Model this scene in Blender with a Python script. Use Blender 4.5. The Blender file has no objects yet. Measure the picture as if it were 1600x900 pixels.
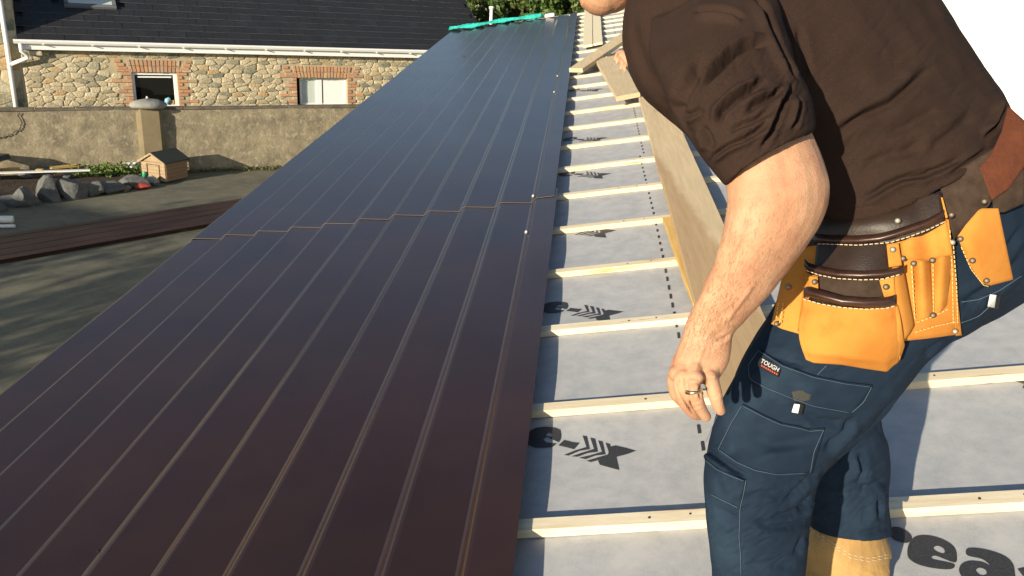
import bpy, bmesh, math, random
import numpy as np
from mathutils import Vector, Matrix
from mathutils.bvhtree import BVHTree
random.seed(7); rng = np.random.default_rng(7)
C = bpy.context.scene.collection

# ------------------------------------------------------------------ camera
F = 1244.0                      # focal length in pixels of the 1600 px wide photograph
CZ = 3.75                       # camera height above the yard
def nv(a):
    a = np.array(a, float); return a/np.linalg.norm(a)
up_c = -nv((-192, -3610, -F)); fw = np.array((0, 0, -1.))
y_c = nv(fw-fw.dot(up_c)*up_c); x_c = np.cross(y_c, up_c)
R = np.array([x_c, y_c, up_c])  # camera -> world
CAM = np.array([0, 0, CZ])
cam = bpy.data.cameras.new('camera'); co = bpy.data.objects.new('camera', cam); C.objects.link(co)
m4 = Matrix.Identity(4)
for i in range(3):
    for j in range(3): m4[i][j] = R[i, j]
    m4[i][3] = CAM[i]
co.matrix_world = m4
cam.sensor_width = 36; cam.lens = F/1600*36; cam.clip_end = 800; cam.clip_start = 0.05
bpy.context.scene.camera = co

# roof frame: b runs to the right along the battens, r up the sheets, n off the roof
r_ = R@nv((120, 573, -F)); b_ = R@nv((9500, 1000, F)); b_ = nv(b_-b_.dot(r_)*r_); n_ = np.cross(b_, r_)
HP = 1.35
RO = CAM-n_*HP
ROOF = Matrix(((b_[0], r_[0], n_[0], RO[0]), (b_[1], r_[1], n_[1], RO[1]), (b_[2], r_[2], n_[2], RO[2]), (0, 0, 0, 1)))

# ------------------------------------------------------------------ light
tosun = nv(-(b_+2*r_-n_)); elev = math.asin(tosun[2]); az = math.atan2(tosun[0], tosun[1])
w = bpy.data.worlds.new('World'); bpy.context.scene.world = w; w.use_nodes = True
nt = w.node_tree; bg = nt.nodes['Background']
sky = nt.nodes.new('ShaderNodeTexSky'); sky.sky_type = 'NISHITA'; sky.sun_disc = False
sky.sun_elevation = elev; sky.sun_rotation = az; sky.air_density = 1.0; sky.dust_density = 0.6; sky.ozone_density = 1.5
nt.links.new(sky.outputs[0], bg.inputs[0]); bg.inputs[1].default_value = 0.092
sl = bpy.data.lights.new('sun', 'SUN'); sl.energy = 4.8; sl.angle = math.radians(0.5); sl.color = (1, 0.88, 0.68)
so = bpy.data.objects.new('sun', sl); C.objects.link(so)
so.rotation_euler = Vector(tosun).to_track_quat('Z', 'Y').to_euler()
vs = bpy.context.scene.view_settings; vs.view_transform = 'Standard'; vs.look = 'None'; vs.exposure = 0.7; vs.gamma = 1

# ------------------------------------------------------------------ surveying helpers
def ray(x, y): return R@np.array([(x-800)/F, (450-y)/F, -1.])
def P(x, y, d): return CAM+ray(x, y)*d              # point at depth d along the line of sight
def yard(x, y, z=0.): 
    q = ray(x, y); return CAM+q*((z-CZ)/q[2])
def px(p):
    q = (np.asarray(p)-CAM)@R
    dd = -q[..., 2]
    return q[..., 0]/dd*F+800, 450-q[..., 1]/dd*F, dd
def rp(u, v, n=0.): return RO+b_*u+r_*v+n_*n
W_ = R@nv((2270, 299, -F)); W_[2] = 0; W_ = nv(W_); M_ = np.array([W_[1], -W_[0], 0.]); 
if M_[1] > 0: M_ = -M_
WP = np.array([-6.54, 18.31, 0.])
def wp(a, m, z): return WP+W_*a+M_*m+np.array([0, 0, z])
WALL = Matrix(((W_[0], -M_[0], 0, WP[0]), (W_[1], -M_[1], 0, WP[1]), (0, 0, 1, 0), (0, 0, 0, 1)))  # x along wall, y away from the camera, z up

# ------------------------------------------------------------------ materials
MATS = {}
def mat(name, col, rough=0.7, var=None, vscale=8, bump=0, bscale=60, spec=0.5, metal=0, coat=0, sss=0, objrand=None, detail=6, noise2=None, emis=None, sheen=0, stretch=None, bdist=0.01):
    m = bpy.data.materials.new(name); m.use_nodes = True; t = m.node_tree; bs = t.nodes['Principled BSDF']
    bs.inputs['Base Color'].default_value = (*col, 1); bs.inputs['Roughness'].default_value = rough
    bs.inputs['Specular IOR Level'].default_value = spec; bs.inputs['Metallic'].default_value = metal
    bs.inputs['Coat Weight'].default_value = coat; bs.inputs['Subsurface Weight'].default_value = sss
    if sheen: bs.inputs['Sheen Weight'].default_value = sheen; bs.inputs['Sheen Roughness'].default_value = .6
    if sss: bs.inputs['Subsurface Radius'].default_value = (1, .35, .2); bs.inputs['Subsurface Scale'].default_value = .008
    tc = t.nodes.new('ShaderNodeTexCoord'); src = tc.outputs['Object']
    if stretch:
        mp = t.nodes.new('ShaderNodeMapping'); mp.inputs['Scale'].default_value = stretch
        t.links.new(src, mp.inputs[0]); src = mp.outputs[0]
    base = None
    def mixc(fac, a, b, blend='MIX'):
        x = t.nodes.new('ShaderNodeMix'); x.data_type = 'RGBA'; x.blend_type = blend
        for k, v in ((0, fac), (6, a), (7, b)):
            if isinstance(v, bpy.types.NodeSocket): t.links.new(v, x.inputs[k])
            elif isinstance(v, tuple): x.inputs[k].default_value = (*v, 1)
            else: x.inputs[k].default_value = v
        return x.outputs[2]
    def noise(sc, det=6, ro=.6):
        nz = t.nodes.new('ShaderNodeTexNoise'); nz.inputs['Scale'].default_value = sc; nz.inputs['Detail'].default_value = det; nz.inputs['Roughness'].default_value = ro
        t.links.new(src, nz.inputs['Vector']); return nz.outputs['Fac']
    def ramp(s, lo, hi):
        rr = t.nodes.new('ShaderNodeMapRange'); rr.inputs[1].default_value = lo; rr.inputs[2].default_value = hi; t.links.new(s, rr.inputs[0]); return rr.outputs[0]
    if objrand:
        oi = t.nodes.new('ShaderNodeObjectInfo'); cr = t.nodes.new('ShaderNodeValToRGB'); cr.color_ramp.interpolation = 'LINEAR'
        el = cr.color_ramp.elements
        while len(el) < len(objrand): el.new(.5)
        for i, c in enumerate(objrand): el[i].position = i/(len(objrand)-1); el[i].color = (*c, 1)
        t.links.new(oi.outputs['Random'], cr.inputs[0]); base = cr.outputs[0]
    if var is not None:
        base = mixc(ramp(noise(vscale, detail), .35, .65), base if base else tuple(col), var)
    if noise2:
        sc, c2, lo, hi = noise2
        base = mixc(ramp(noise(sc, 8, .65), lo, hi), base if base else tuple(col), c2)
    if base: t.links.new(base, bs.inputs['Base Color'])
    if bump:
        bn = t.nodes.new('ShaderNodeBump'); bn.inputs['Strength'].default_value = bump; bn.inputs['Distance'].default_value = bdist
        t.links.new(noise(bscale, 5, .65), bn.inputs['Height']); t.links.new(bn.outputs[0], bs.inputs['Normal'])
    if emis: bs.inputs['Emission Color'].default_value = (*emis, 1); bs.inputs['Emission Strength'].default_value = 1
    MATS[name] = m; return m
mat('sheet', (.037, .0140, .0066), .55, spec=.03, coat=1.0, var=(.025, .0096, .0056), vscale=2.2, bump=.06, bscale=4, noise2=(95, (.05, .035, .03), .73, .80))
MATS['sheet'].node_tree.nodes['Principled BSDF'].inputs['Coat Roughness'].default_value = .24; MATS['sheet'].node_tree.nodes['Principled BSDF'].inputs['Coat IOR'].default_value = 1.6
mat('sheet_back', (.25, .2, .15), .6)
mat('sheet_edge', (.26, .22, .18), .5)
mat('pine', (.76, .66, .46), .75, objrand=[(.78, .69, .50), (.72, .60, .40), (.80, .72, .55), (.74, .64, .42)], var=(.68, .56, .37), vscale=5, stretch=(1, 12, 12), bump=.15, bscale=40, noise2=(3.2, (.54, .32, .12), .61, .67))
mat('batten_side', (.74, .64, .44), .75)
mat('old_board', (.62, .48, .29), .85, var=(.52, .40, .24), vscale=4, stretch=(14, 1, 14), bump=.25, bscale=30, noise2=(2.2, (.42, .32, .19), .60, .74))
mat('fresh_board', (.60, .40, .13), .8, var=(.48, .31, .1), vscale=4, stretch=(14, 1, 14), bump=.2, bscale=30)
mat('membrane', (.44, .44, .445), .85, spec=.2, var=(.35, .36, .375), vscale=16, bump=.12, bscale=120, bdist=.003, noise2=(230, (.46, .46, .47), .5, .75))
mat('ink', (.022, .022, .025), .6, var=(.05, .05, .055), vscale=260)
mat('yard', (.155, .145, .098), .9, var=(.105, .10, .072), vscale=.9, bump=.4, bscale=30, noise2=(3.5, (.19, .175, .12), .45, .75))
mat('render_wall', (.30, .25, .165), .95, var=(.17, .145, .10), vscale=2.4, bump=.5, bscale=18, noise2=(7, (.40, .35, .24), .5, .72), bdist=.03)
mat('coping', (.16, .135, .10), .95, var=(.09, .08, .06), vscale=6, bump=.5, bscale=20)
mat('pillar', (.22, .175, .10), .9, var=(.17, .135, .08), vscale=3, bump=.2, bscale=20)
mat('cap_stone', (.30, .29, .26), .9, var=(.2, .2, .18), vscale=6, bump=.4, bscale=12, bdist=.03)
mat('mortar', (.45, .38, .25), .95, var=(.35, .30, .20), vscale=5, bump=.6, bscale=30, bdist=.02)
mat('stone', (.4, .3, .2), .9, objrand=[(.48, .41, .27), (.20, .20, .14), (.46, .38, .23), (.55, .48, .34), (.27, .26, .18), (.46, .31, .15), (.46, .39, .26), (.17, .18, .13), (.50, .42, .28), (.36, .31, .20), (.56, .50, .36), (.13, .145, .11), (.44, .36, .21)], noise2=(13, (.50, .42, .28), .50, .74), bump=.9, bscale=26, bdist=.03)
mat('brick', (.5, .2, .1), .9, objrand=[(.44, .20, .11), (.40, .27, .17), (.52, .26, .12), (.36, .21, .14), (.52, .40, .26)], noise2=(14, (.52, .42, .28), .52, .72), bump=.4, bscale=40)
mat('slate', (.02, .02, .024), .55, objrand=[(.016, .017, .021), (.024, .025, .029), (.019, .019, .020), (.030, .031, .034)], var=(.015, .015, .017), vscale=12, bump=.15, bscale=15)
mat('slate_edge', (.26, .26, .25), .8, var=(.05, .05, .05), vscale=6)
mat('white_paint', (.80, .80, .78), .35)
mat('glass', (.006, .006, .005), .05, spec=.12)
mat('milk_glass', (.50, .56, .52), .3)
mat('dark', (.006, .006, .006), .9)
mat('interior', (.03, .025, .018), .9)
mat('kennel_wood', (.25, .16, .09), .85, var=(.25, .15, .08), vscale=5, bump=.2, bscale=20)
mat('kennel_light', (.38, .28, .17), .85, var=(.29, .21, .125), vscale=12)
mat('felt', (.035, .04, .035), .9, var=(.05, .055, .045), vscale=20)
mat('rock', (.13, .13, .125), .9, var=(.075, .08, .08), vscale=5, bump=.6, bscale=8, bdist=.04)
mat('soil', (.05, .028, .015), .95, var=(.025, .016, .01), vscale=5, bump=.8, bscale=12, bdist=.05)
mat('leaf', (.045, .085, .015), .6, objrand=None, var=(.09, .11, .02), vscale=1.5)
mat('leaf_b', (.08, .13, .02), .6, var=(.03, .06, .01), vscale=1.3)
mat('weed', (.13, .19, .03), .7, var=(.08, .13, .02), vscale=9)
mat('dry_grass', (.13, .12, .045), .8, var=(.09, .10, .03), vscale=6)
mat('bark', (.13, .08, .04), .9, bump=.5, bscale=12)
mat('ground_brown', (.05, .018, .015), .55, var=(.038, .014, .012), vscale=1.5)
mat('teal', (.03, .55, .42), .7, var=(.02, .42, .36), vscale=10)
mat('red', (.45, .07, .05), .6)
mat('white_bag', (.7, .68, .64), .5)
mat('white_wall', (.84, .83, .81), .9, bump=.1, bscale=20)
mat('jumper', (.033, .0195, .0150), .95, spec=.12, var=(.027, .0160, .0124), vscale=9, bump=.5, bscale=420, bdist=.0014, noise2=(700, (.080, .048, .034), .58, .72))
mat('trouser', (.013, .025, .045), .85, spec=.12, var=(.009, .018, .034), vscale=7, bump=.3, bscale=500, bdist=.0008, noise2=(5, (.021, .040, .066), .52, .72))
mat('thread', (.085, .125, .17), .8)
mat('skin', (.52, .305, .185), .62, spec=.3, var=(.47, .235, .135), vscale=22, bump=.9, bscale=330, bdist=.0011, sss=.08, noise2=(60, (.44, .19, .115), .50, .85))
mat('nail', (.70, .42, .32), .3)
mat('hair', (.06, .035, .02), .6); mat('arm_hair', (.26, .13, .06), .7); mat('badge_white', (.42, .42, .42), .7)
mat('gold', (.75, .62, .36), .22, metal=1)
mat('steel', (.26, .24, .20), .6, metal=.8)
mat('rivet', (.10, .08, .055), .5, metal=.6)
mat('suede', (.58, .245, .052), .95, spec=.04, var=(.48, .185, .036), vscale=13, bump=.3, bscale=240, bdist=.001, noise2=(26, (.47, .17, .035), .56, .80))
mat('suede_edge', (.42, .14, .04), .9)
mat('black_leather', (.020, .011, .007), .42, var=(.030, .017, .011), vscale=30, bump=.55, bscale=420, bdist=.0010, spec=.45)
mat('dark_suede', (.034, .021, .014), .85, spec=.2, var=(.055, .036, .026), vscale=60, bump=.5, bscale=200, bdist=.001)
mat('trim_leather', (.028, .012, .008), .34, var=(.045, .02, .012), vscale=60, spec=.6, bump=.2, bscale=150, bdist=.001)
mat('stitch', (.62, .52, .36), .8)
mat('stitch_y', (.70, .50, .18), .8)
mat('webbing', (.11, .034, .016), .8, spec=.2, var=(.075, .023, .012), vscale=30, bump=.3, bscale=120)
mat('boot', (.48, .29, .10), .75, var=(.34, .20, .07), vscale=12, bump=.3, bscale=60, noise2=(8, (.30, .17, .06), .55, .75))
mat('sole', (.05, .035, .02), .8)
mat('grey_cloth', (.12, .13, .15), .9)
mat('copper_end', (.5, .22, .12), .6)
mat('blue', (.25, .5, .65), .5); mat('tan', (.5, .33, .15), .6); mat('green', (.04, .35, .2), .5)

# sun-lit pine gets knots through noise2; long board is darkened left of a slanting wavy edge
def darken_board():
    m = MATS['old_board'].copy(); m.name = 'darkened_board'; t = m.node_tree; bs = t.nodes['Principled BSDF']
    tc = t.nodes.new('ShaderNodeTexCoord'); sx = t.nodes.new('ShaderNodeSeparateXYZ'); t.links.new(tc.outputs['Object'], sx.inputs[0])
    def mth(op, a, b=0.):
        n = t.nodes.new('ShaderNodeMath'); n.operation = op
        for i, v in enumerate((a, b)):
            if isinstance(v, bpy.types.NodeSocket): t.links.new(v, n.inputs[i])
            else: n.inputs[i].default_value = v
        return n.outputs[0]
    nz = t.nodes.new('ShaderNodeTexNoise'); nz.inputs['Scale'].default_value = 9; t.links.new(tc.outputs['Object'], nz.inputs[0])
    # darker where x < edge(y)
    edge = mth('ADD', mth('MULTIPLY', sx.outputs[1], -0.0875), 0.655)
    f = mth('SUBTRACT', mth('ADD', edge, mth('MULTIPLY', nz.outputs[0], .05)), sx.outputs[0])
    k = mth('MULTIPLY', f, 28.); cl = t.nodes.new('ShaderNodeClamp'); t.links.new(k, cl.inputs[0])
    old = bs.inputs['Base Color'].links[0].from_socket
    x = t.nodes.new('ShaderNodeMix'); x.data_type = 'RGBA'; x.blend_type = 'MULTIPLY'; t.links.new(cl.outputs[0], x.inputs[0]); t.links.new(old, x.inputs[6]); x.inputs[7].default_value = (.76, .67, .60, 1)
    t.links.new(x.outputs[2], bs.inputs['Base Color']); MATS['darkened_board'] = m
darken_board()

# ------------------------------------------------------------------ object helpers
def tag(o, label=None, cat=None, group=None, kind=None):
    if label: o['label'] = label
    if cat: o['category'] = cat
    if group: o['group'] = group
    if kind: o['kind'] = kind
    return o
def empty(name, M=None, label=None, cat=None, group=None):
    o = bpy.data.objects.new(name, None); C.objects.link(o); o.empty_display_size = .1
    if M is not None: o.matrix_world = M
    return tag(o, label, cat, group)
def mobj(name, me, mats, parent=None, smooth=False):
    o = bpy.data.objects.new(name, me); C.objects.link(o)
    if mats is not None and not me.materials:
        for mm in (mats if isinstance(mats, (list, tuple)) else [mats]): me.materials.append(MATS[mm])
    if smooth:
        me.polygons.foreach_set('use_smooth', [True]*len(me.polygons))
    if parent is not None: o.parent = parent
    return o
def mesh(verts, faces, name='m'):
    me = bpy.data.meshes.new(name); me.from_pydata([tuple(map(float, v)) for v in verts], [], [tuple(map(int, f)) for f in faces]); me.update(); return me
def inv(parent):
    return parent.matrix_world.inverted()
class B:                                  # bmesh collector, coordinates in the frame given by M
    def __init__(s, M=None): s.bm = bmesh.new(); s.M = M
    def box(s, x0, x1, y0, y1, z0, z1, mi=0, rot=None):
        vs = [s.bm.verts.new((x, y, z)) for x in (x0, x1) for y in (y0, y1) for z in (z0, z1)]
        for f in ((0, 1, 3, 2), (4, 6, 7, 5), (0, 4, 5, 1), (2, 3, 7, 6), (0, 2, 6, 4), (1, 5, 7, 3)):
            q = s.bm.faces.new([vs[i] for i in f]); q.material_index = mi
        if rot is not None:
            for v in vs: v.co = rot@v.co
        return vs
    def prism(s, pts, off, mi=0):         # polygon pts (3D) extruded by vector off
        a = [s.bm.verts.new(p) for p in pts]; c = [s.bm.verts.new(Vector(p)+Vector(off)) for p in pts]
        n = len(pts); s.bm.faces.new(a).material_index = mi; s.bm.faces.new(c[::-1]).material_index = mi
        for i in range(n): s.bm.faces.new((a[i], c[i], c[(i+1) % n], a[(i+1) % n])).material_index = mi
    def tube(s, pts, r, k=8, mi=0, cap=True):
        pts = [Vector(p) for p in pts]; rr = r if isinstance(r, (list, tuple)) else [r]*len(pts); rings = []
        ref = None
        for i, p in enumerate(pts):
            d = (pts[min(i+1, len(pts)-1)]-pts[max(i-1, 0)]).normalized()
            if ref is None: ref = d.orthogonal().normalized()
            ref = (ref-d*ref.dot(d)).normalized(); q = d.cross(ref)
            rings.append([s.bm.verts.new(p+(ref*math.cos(a)+q*math.sin(a))*rr[i]) for a in [2*math.pi*j/k for j in range(k)]])
        for i in range(len(rings)-1):
            for j in range(k): s.bm.faces.new((rings[i][j], rings[i][(j+1) % k], rings[i+1][(j+1) % k], rings[i+1][j])).material_index = mi
        if cap: s.bm.faces.new(rings[0][::-1]).material_index = mi; s.bm.faces.new(rings[-1]).material_index = mi
    def done(s, name, mats, parent=None, smooth=False, bevel=0):
        bmesh.ops.recalc_face_normals(s.bm, faces=s.bm.faces)
        if bevel: bmesh.ops.bevel(s.bm, geom=list(s.bm.edges), offset=bevel, segments=1, affect='EDGES')
        me = bpy.data.meshes.new(name); s.bm.to_mesh(me); s.bm.free(); o = mobj(name, me, mats, parent, smooth); return o
def copyo(o, parent=None):
    c = o.copy(); C.objects.link(c)
    if parent is not None: c.parent = parent
    return c

# ================================================================== SETTING: yard
def grid(x0, x1, y0, y1, nx, ny, f):
    xs = np.linspace(x0, x1, nx+1); ys = np.linspace(y0, y1, ny+1)
    v = [(x, y, f(x, y)) for x in xs for y in ys]
    fc = [(i*(ny+1)+j, (i+1)*(ny+1)+j, (i+1)*(ny+1)+j+1, i*(ny+1)+j+1) for i in range(nx) for j in range(ny)]
    return mesh(v, fc)
g = mobj('ground', grid(-250, 250, -150, 350, 50, 50, lambda x, y: -.004), 'yard'); tag(g, kind='structure', label='tarmac yard and ground beyond it', cat='ground')
# grass fringe at the wall foot
# ================================================================== COTTAGE
cot = empty('stone_cottage', WALL, 'rubble stone cottage with slate roof and white gutter across the yard', 'house')
HS = 1.2                                  # its front stands 1.2 m behind the boundary wall
WIN = [(-1.93, -0.98, 1.18, 2.07), (1.78, 3.07, 1.32, 1.98)]
def front_boxes(bm, a0, a1, z0, z1, y0, y1):
    aa = [a0]; 
    for w0, w1, zz0, zz1 in WIN: bm.box(aa[-1], w0, y0, y1, z0, z1); bm.box(w0, w1, y0, y1, z0, zz0); bm.box(w0, w1, y0, y1, zz1, z1); aa.append(w1)
    bm.box(aa[-1], a1, y0, y1, z0, z1)
q = B(); front_boxes(q, -4.05, 7.1, 0, 2.62, HS+.0, HS+.32); q.box(6.8, 7.1, HS+.32, HS+5.6, 0, 2.62)
q.done('wall', 'mortar', cot)
# gable of the end wall under the roof and left wing that rises above the eaves
q = B(); q.prism([(7.1, HS+.05, 2.62), (7.1, HS+6.2, 2.62), (7.1, HS+3.1, 4.75)], (-.3, 0, 0)); q.done('gable', 'mortar', cot)
q = B(); q.box(-9.5, -4.05, HS+.0, HS+.4, 0, 5.4); q.box(-4.4, -4.05, HS+.4, HS+2.9, 0, 5.4); q.done('wing_wall', 'mortar', cot)
# rubble stones: clipped Voronoi cells
def clip(poly, p, nrm):
    out = []
    for i in range(len(poly)):
        a, b = poly[i], poly[(i+1) % len(poly)]; da = (a-p).dot(nrm); db = (b-p).dot(nrm)
        if da <= 0: out.append(a)
        if da*db < 0: out.append(a+(b-a)*da/(da-db))
    return out
def voronoi(x0, x1, y0, y1, sx, sy, holes):
    s = []; j = 0; y = y0
    while y < y1+sy:
        x = x0+(j % 2)*sx*.5
        while x < x1+sx:
            s.append((x+rng.uniform(-.42, .42)*sx, (y+rng.uniform(-.40, .40)*sy))); x += sx*rng.choice([.75, 1., 1.35])
        y += sy; j += 1
    s = np.array(s); an = sx/sy; cells = []
    for i, c in enumerate(s):
        poly = [np.array(p) for p in ((c[0]-1, c[1]-1), (c[0]+1, c[1]-1), (c[0]+1, c[1]+1), (c[0]-1, c[1]+1))]
        d = np.hypot(s[:, 0]-c[0], (s[:, 1]-c[1])*an); 
        for k in np.argsort(d)[1:14]:
            mid = (s[k]+c)/2; nr = (s[k]-c)*np.array([1, an*an]); poly = clip(poly, mid, nr)
            if len(poly) < 3: break
        for pp, nn in (((x0, 0), (-1, 0)), ((x1, 0), (1, 0)), ((0, y0), (0, -1)), ((0, y1), (0, 1))):
            if len(poly) > 2: poly = clip(poly, np.array(pp, float), np.array(nn, float))
        if len(poly) < 3: continue
        cc = np.mean(poly, 0)
        bad = False
        for h in holes:
            if h[0] < cc[0] < h[1] and h[2] < cc[1] < h[3]: bad = True
        if bad: continue
        for h in holes:      # push the cell off the openings
            if max(p[0] for p in poly) > h[0] and min(p[0] for p in poly) < h[1] and max(p[1] for p in poly) > h[2] and min(p[1] for p in poly) < h[3]:
                dd = [(cc[0]-h[0], (h[0], 0), (1, 0)), (h[1]-cc[0], (h[1], 0), (-1, 0)), (cc[1]-h[2], (0, h[2]), (0, 1)), (h[3]-cc[1], (0, h[3]), (0, -1))]
                dd.sort(key=lambda t: t[0]); 
                if len(poly) > 2: poly = clip(poly, np.array(dd[0][1], float), np.array(dd[0][2], float))
        if len(poly) < 3: continue
        ar = .5*abs(sum(poly[i][0]*poly[(i+1) % len(poly)][1]-poly[(i+1) % len(poly)][0]*poly[i][1] for i in range(len(poly))))
        if ar > .006: cells.append(poly)
    return cells
def stone_mesh(poly, yface):
    pl = []
    for i in range(len(poly)):            # round the corners
        a, b = poly[i], poly[(i+1) % len(poly)]
        pl.append(a*.88+b*.12); pl.append((a+b)/2+rng.uniform(-.006, .006, 2)); pl.append(a*.12+b*.88)
    c = np.mean(pl, 0); n = len(pl); h = rng.uniform(.001, .017); V = []
    for k, (sc, dp) in enumerate(((.99, .008), (.95, -h*.7), (.62, -h), )):
        for p in pl:
            q = c+(p-c)*sc*(1+rng.uniform(-.03, .03)); V.append((q[0], yface+dp+rng.uniform(-.003, .003)*(k > 0), q[1]))
    V.append((c[0], yface-h*1.02, c[1])); Fc = []
    for k in range(2):
        for i in range(n): Fc.append((k*n+i, k*n+(i+1) % n, (k+1)*n+(i+1) % n, (k+1)*n+i))
    for i in range(n): Fc.append((2*n+i, 2*n+(i+1) % n, 3*n))
    return mesh(V, Fc, 'stone')
holes = [(-2.36, -.66, 2.05, 2.38), (-2.12, -.72, 1.1, 2.1), (1.42, 3.42, 1.98, 2.30), (1.55, 3.3, 1.2, 2.0)]
cells = voronoi(-4.02, 5.8, 1.28, 2.60, .215, .105, holes)
big = sorted(cells, key=lambda p: -np.ptp([q[0] for q in p]))
for i, pl in enumerate(big):
    if i < 200: mobj('stone', stone_mesh(pl, HS), 'stone', cot, True)
def join_meshes(mes):
    V = []; Fc = []; o = 0
    for m in mes:
        V += [v.co[:] for v in m.vertices]; Fc += [tuple(i+o for i in p.vertices) for p in m.polygons]; o = len(V)
    return mesh(V, Fc)
rest = [stone_mesh(p, HS) for p in big[200:]]
if rest: tag(mobj('small_stones', join_meshes(rest), 'stone', cot, True), kind='stuff')
for pl in voronoi(-6.2, -4.06, 1.28, 4.6, .34, .24, [])[:95]: mobj('stone', stone_mesh(pl, HS), 'stone', cot, True)
# brick arches and jambs
bk = bmesh.new(); bmesh.ops.create_cube(bk, size=1); bmesh.ops.bevel(bk, geom=list(bk.edges), offset=.04, segments=1, affect='EDGES'); bkm = bpy.data.meshes.new('brick'); bk.to_mesh(bkm); bk.free(); bkm.materials.append(MATS['brick'])
def brick(x, z, sx, sz, rot=0, y=HS-.012, dy=.05):
    o = bpy.data.objects.new('brick', bkm); C.objects.link(o); o.parent = cot; o.location = (x, y+dy/2-.01-rng.uniform(0, .008), z); o.scale = (sx, dy, sz); o.rotation_euler = (0, rot, 0)
for w0, w1, z0, z1 in WIN:
    n = int((w1-w0+.1)/.078); cx = (w0+w1)/2
    for i in range(n):
        x = w0-.05+(i+.5)*(w1-w0+.1)/n; a = (x-cx)*.32
        l1 = .13; 
        brick(x+math.sin(a)*.07, z1+.075+rng.uniform(-.006, .006), .062, .13, a); brick(x+math.sin(a)*.21, z1+.215, .064, .13, a)
    for side, xx in ((-1, w0), (1, w1)):
        z = z0-.02; k = 0
        while z < z1+.02:
            L = .215 if k % 2 else .105
            brick(xx+side*(L/2+.004), z+.036, L, .064, rng.uniform(-.02, .02))
            if k % 3 == 0 and k: brick(xx+side*(L+.11), z+.036, .2, .064)
            z += .077; k += 1
        for k in range(3): brick(xx+side*(.17+.05*k), z1+.09+k*.08, .2-.03*k, .062)
# windows
for k, (w0, w1, z0, z1) in enumerate(WIN):
    wy = HS+(.035 if k == 0 else .10)
    if k == 0:
        q = B(); t = .055
        q.box(w0, w1, wy, wy+.06, z1-t, z1-.002); q.box(w0, w1, wy, wy+.06, z0, z0+.17); q.box(w0+.0, w0+t, wy, wy+.06, z0+.17, z1-t); q.box(w1-.08, w1, wy, wy+.06, z0+.17, z1-t)
        f = q.done('window', 'white_paint', cot, bevel=.004)
        q = B(); q.box(w0+t, w1-.08, wy+.03, wy+.036, z0+.17, z1-t); pn = q.done('pane', 'clear_glass' if 'clear_glass' in MATS else 'glass', f)
        q = B(); q.box(w0+.12, w1-.12, wy+.005, wy+.028, z1-t-.06, z1-t-.03); q.done('blind_rail', 'white_paint', f)
        q = B(); q.tube([(w0+.30, wy+.012, z0+.17), (w0+.30, wy+.012, z0+.24), (w0+.28, wy+.012, z0+.32), (w0+.27, wy+.012, z0+.36)], [.02, .035, .035, .012]); q.done('ornament', 'white_bag', f, True)
        q = B(); q.tube([(w1-.27, wy+.012, z0+.18), (w1-.24, wy+.012, z0+.27), (w1-.19, wy+.012, z0+.32)], [.05, .065, .03]); q.done('jug', 'blue', f, True)
        q = B(); q.box(w1-.2, w1-.1, wy-.0, wy+.028, z0+.172, z0+.27); q.done('box', 'tan', f)
    else:
        q = B(); t = .045; mx = w0+.66
        q.box(w0+.1, w1, wy, wy+.06, z1-t, z1-.002); q.box(w0+.1, w1, wy, wy+.06, z0, z0+t*.5); q.box(w0+.1, w0+.15, wy, wy+.06, z0, z1-t); q.box(w1-.04, w1, wy, wy+.06, z0, z1-t); q.box(mx-.14, mx+.0, wy-.01, wy+.06, z0, z1-t)
        f = q.done('window', 'white_paint', cot, bevel=.004)
        q = B(); q.box(w0+.15, mx-.14, wy+.03, wy+.036, z0+.02, z1-t); q.done('pane', 'milk_glass', f)
        q = B(); q.box(mx+.025, w1-.04, wy+.012, wy+.02, z0+.02, z1-t); q.done('pane', 'white_paint', f)
    q = B(); q.box(w0-.05, w1+.05, HS+.3, HS+.9, z0-.1, z1+.1); q.done('room_recess', 'interior', cot)
# slate roof
PIT = math.radians(36); EY, EZ = HS-.16, 2.70
q = B(); 
def sl(a, s, h=0.): return (a, EY+s*math.cos(PIT)-h*math.sin(PIT), EZ+s*math.sin(PIT)+h*math.cos(PIT))
q.prism([sl(-4.04, 0, -.05), sl(7.2, 0, -.05), sl(7.2, 4.1, -.05), sl(-4.04, 4.1, -.05)], (0, .02, .035)); rf = q.done('roof', 'slate', cot)
q = B(); q.prism([sl(-4.04, 4.1, -.05), sl(7.2, 4.1, -.05), (7.2, EY+6.7, EZ), (-4.04, EY+6.7, EZ)], (0, -.02, .03)); q.done('rear_roof', 'slate', cot)
st = B(); st.box(-.143, .143, -.002, .30, 0, .007); bmx = st.bm
for fce in bmx.faces:
    if all(abs(v.co.y+.002) < 1e-5 for v in fce.verts): fce.material_index = 1
bmesh.ops.recalc_face_normals(bmx, faces=bmx.faces); sm = bpy.data.meshes.new('slate'); bmx.to_mesh(sm); bmx.free(); sm.materials.append(MATS['slate']); sm.materials.append(MATS['slate_edge'])
cnt = 0; left = []
for row in range(16):
    for k in range(39):
        a = -3.9+k*.292+(row % 2)*.146
        if a > 7.1: continue
        s = row*.235; 
        if -3.2 < a < -1.95 and 1.15 < s < 2.3: continue
        T = Matrix.Translation(sl(a+rng.uniform(-.004, .004), s+rng.uniform(-.004, .004), .012+rng.uniform(0, .004)))@Matrix.Rotation(PIT-.022, 4, 'X')@Matrix.Rotation(rng.uniform(-.006, .006), 4, 'Z')
        if cnt < 290 and a < 5.4 and row < 9:
            o = bpy.data.objects.new('slate', sm); C.objects.link(o); o.parent = rf; o.matrix_local = T; cnt += 1
        else: left.append((T, a))
V = []; Fc = []; mi = []
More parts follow.
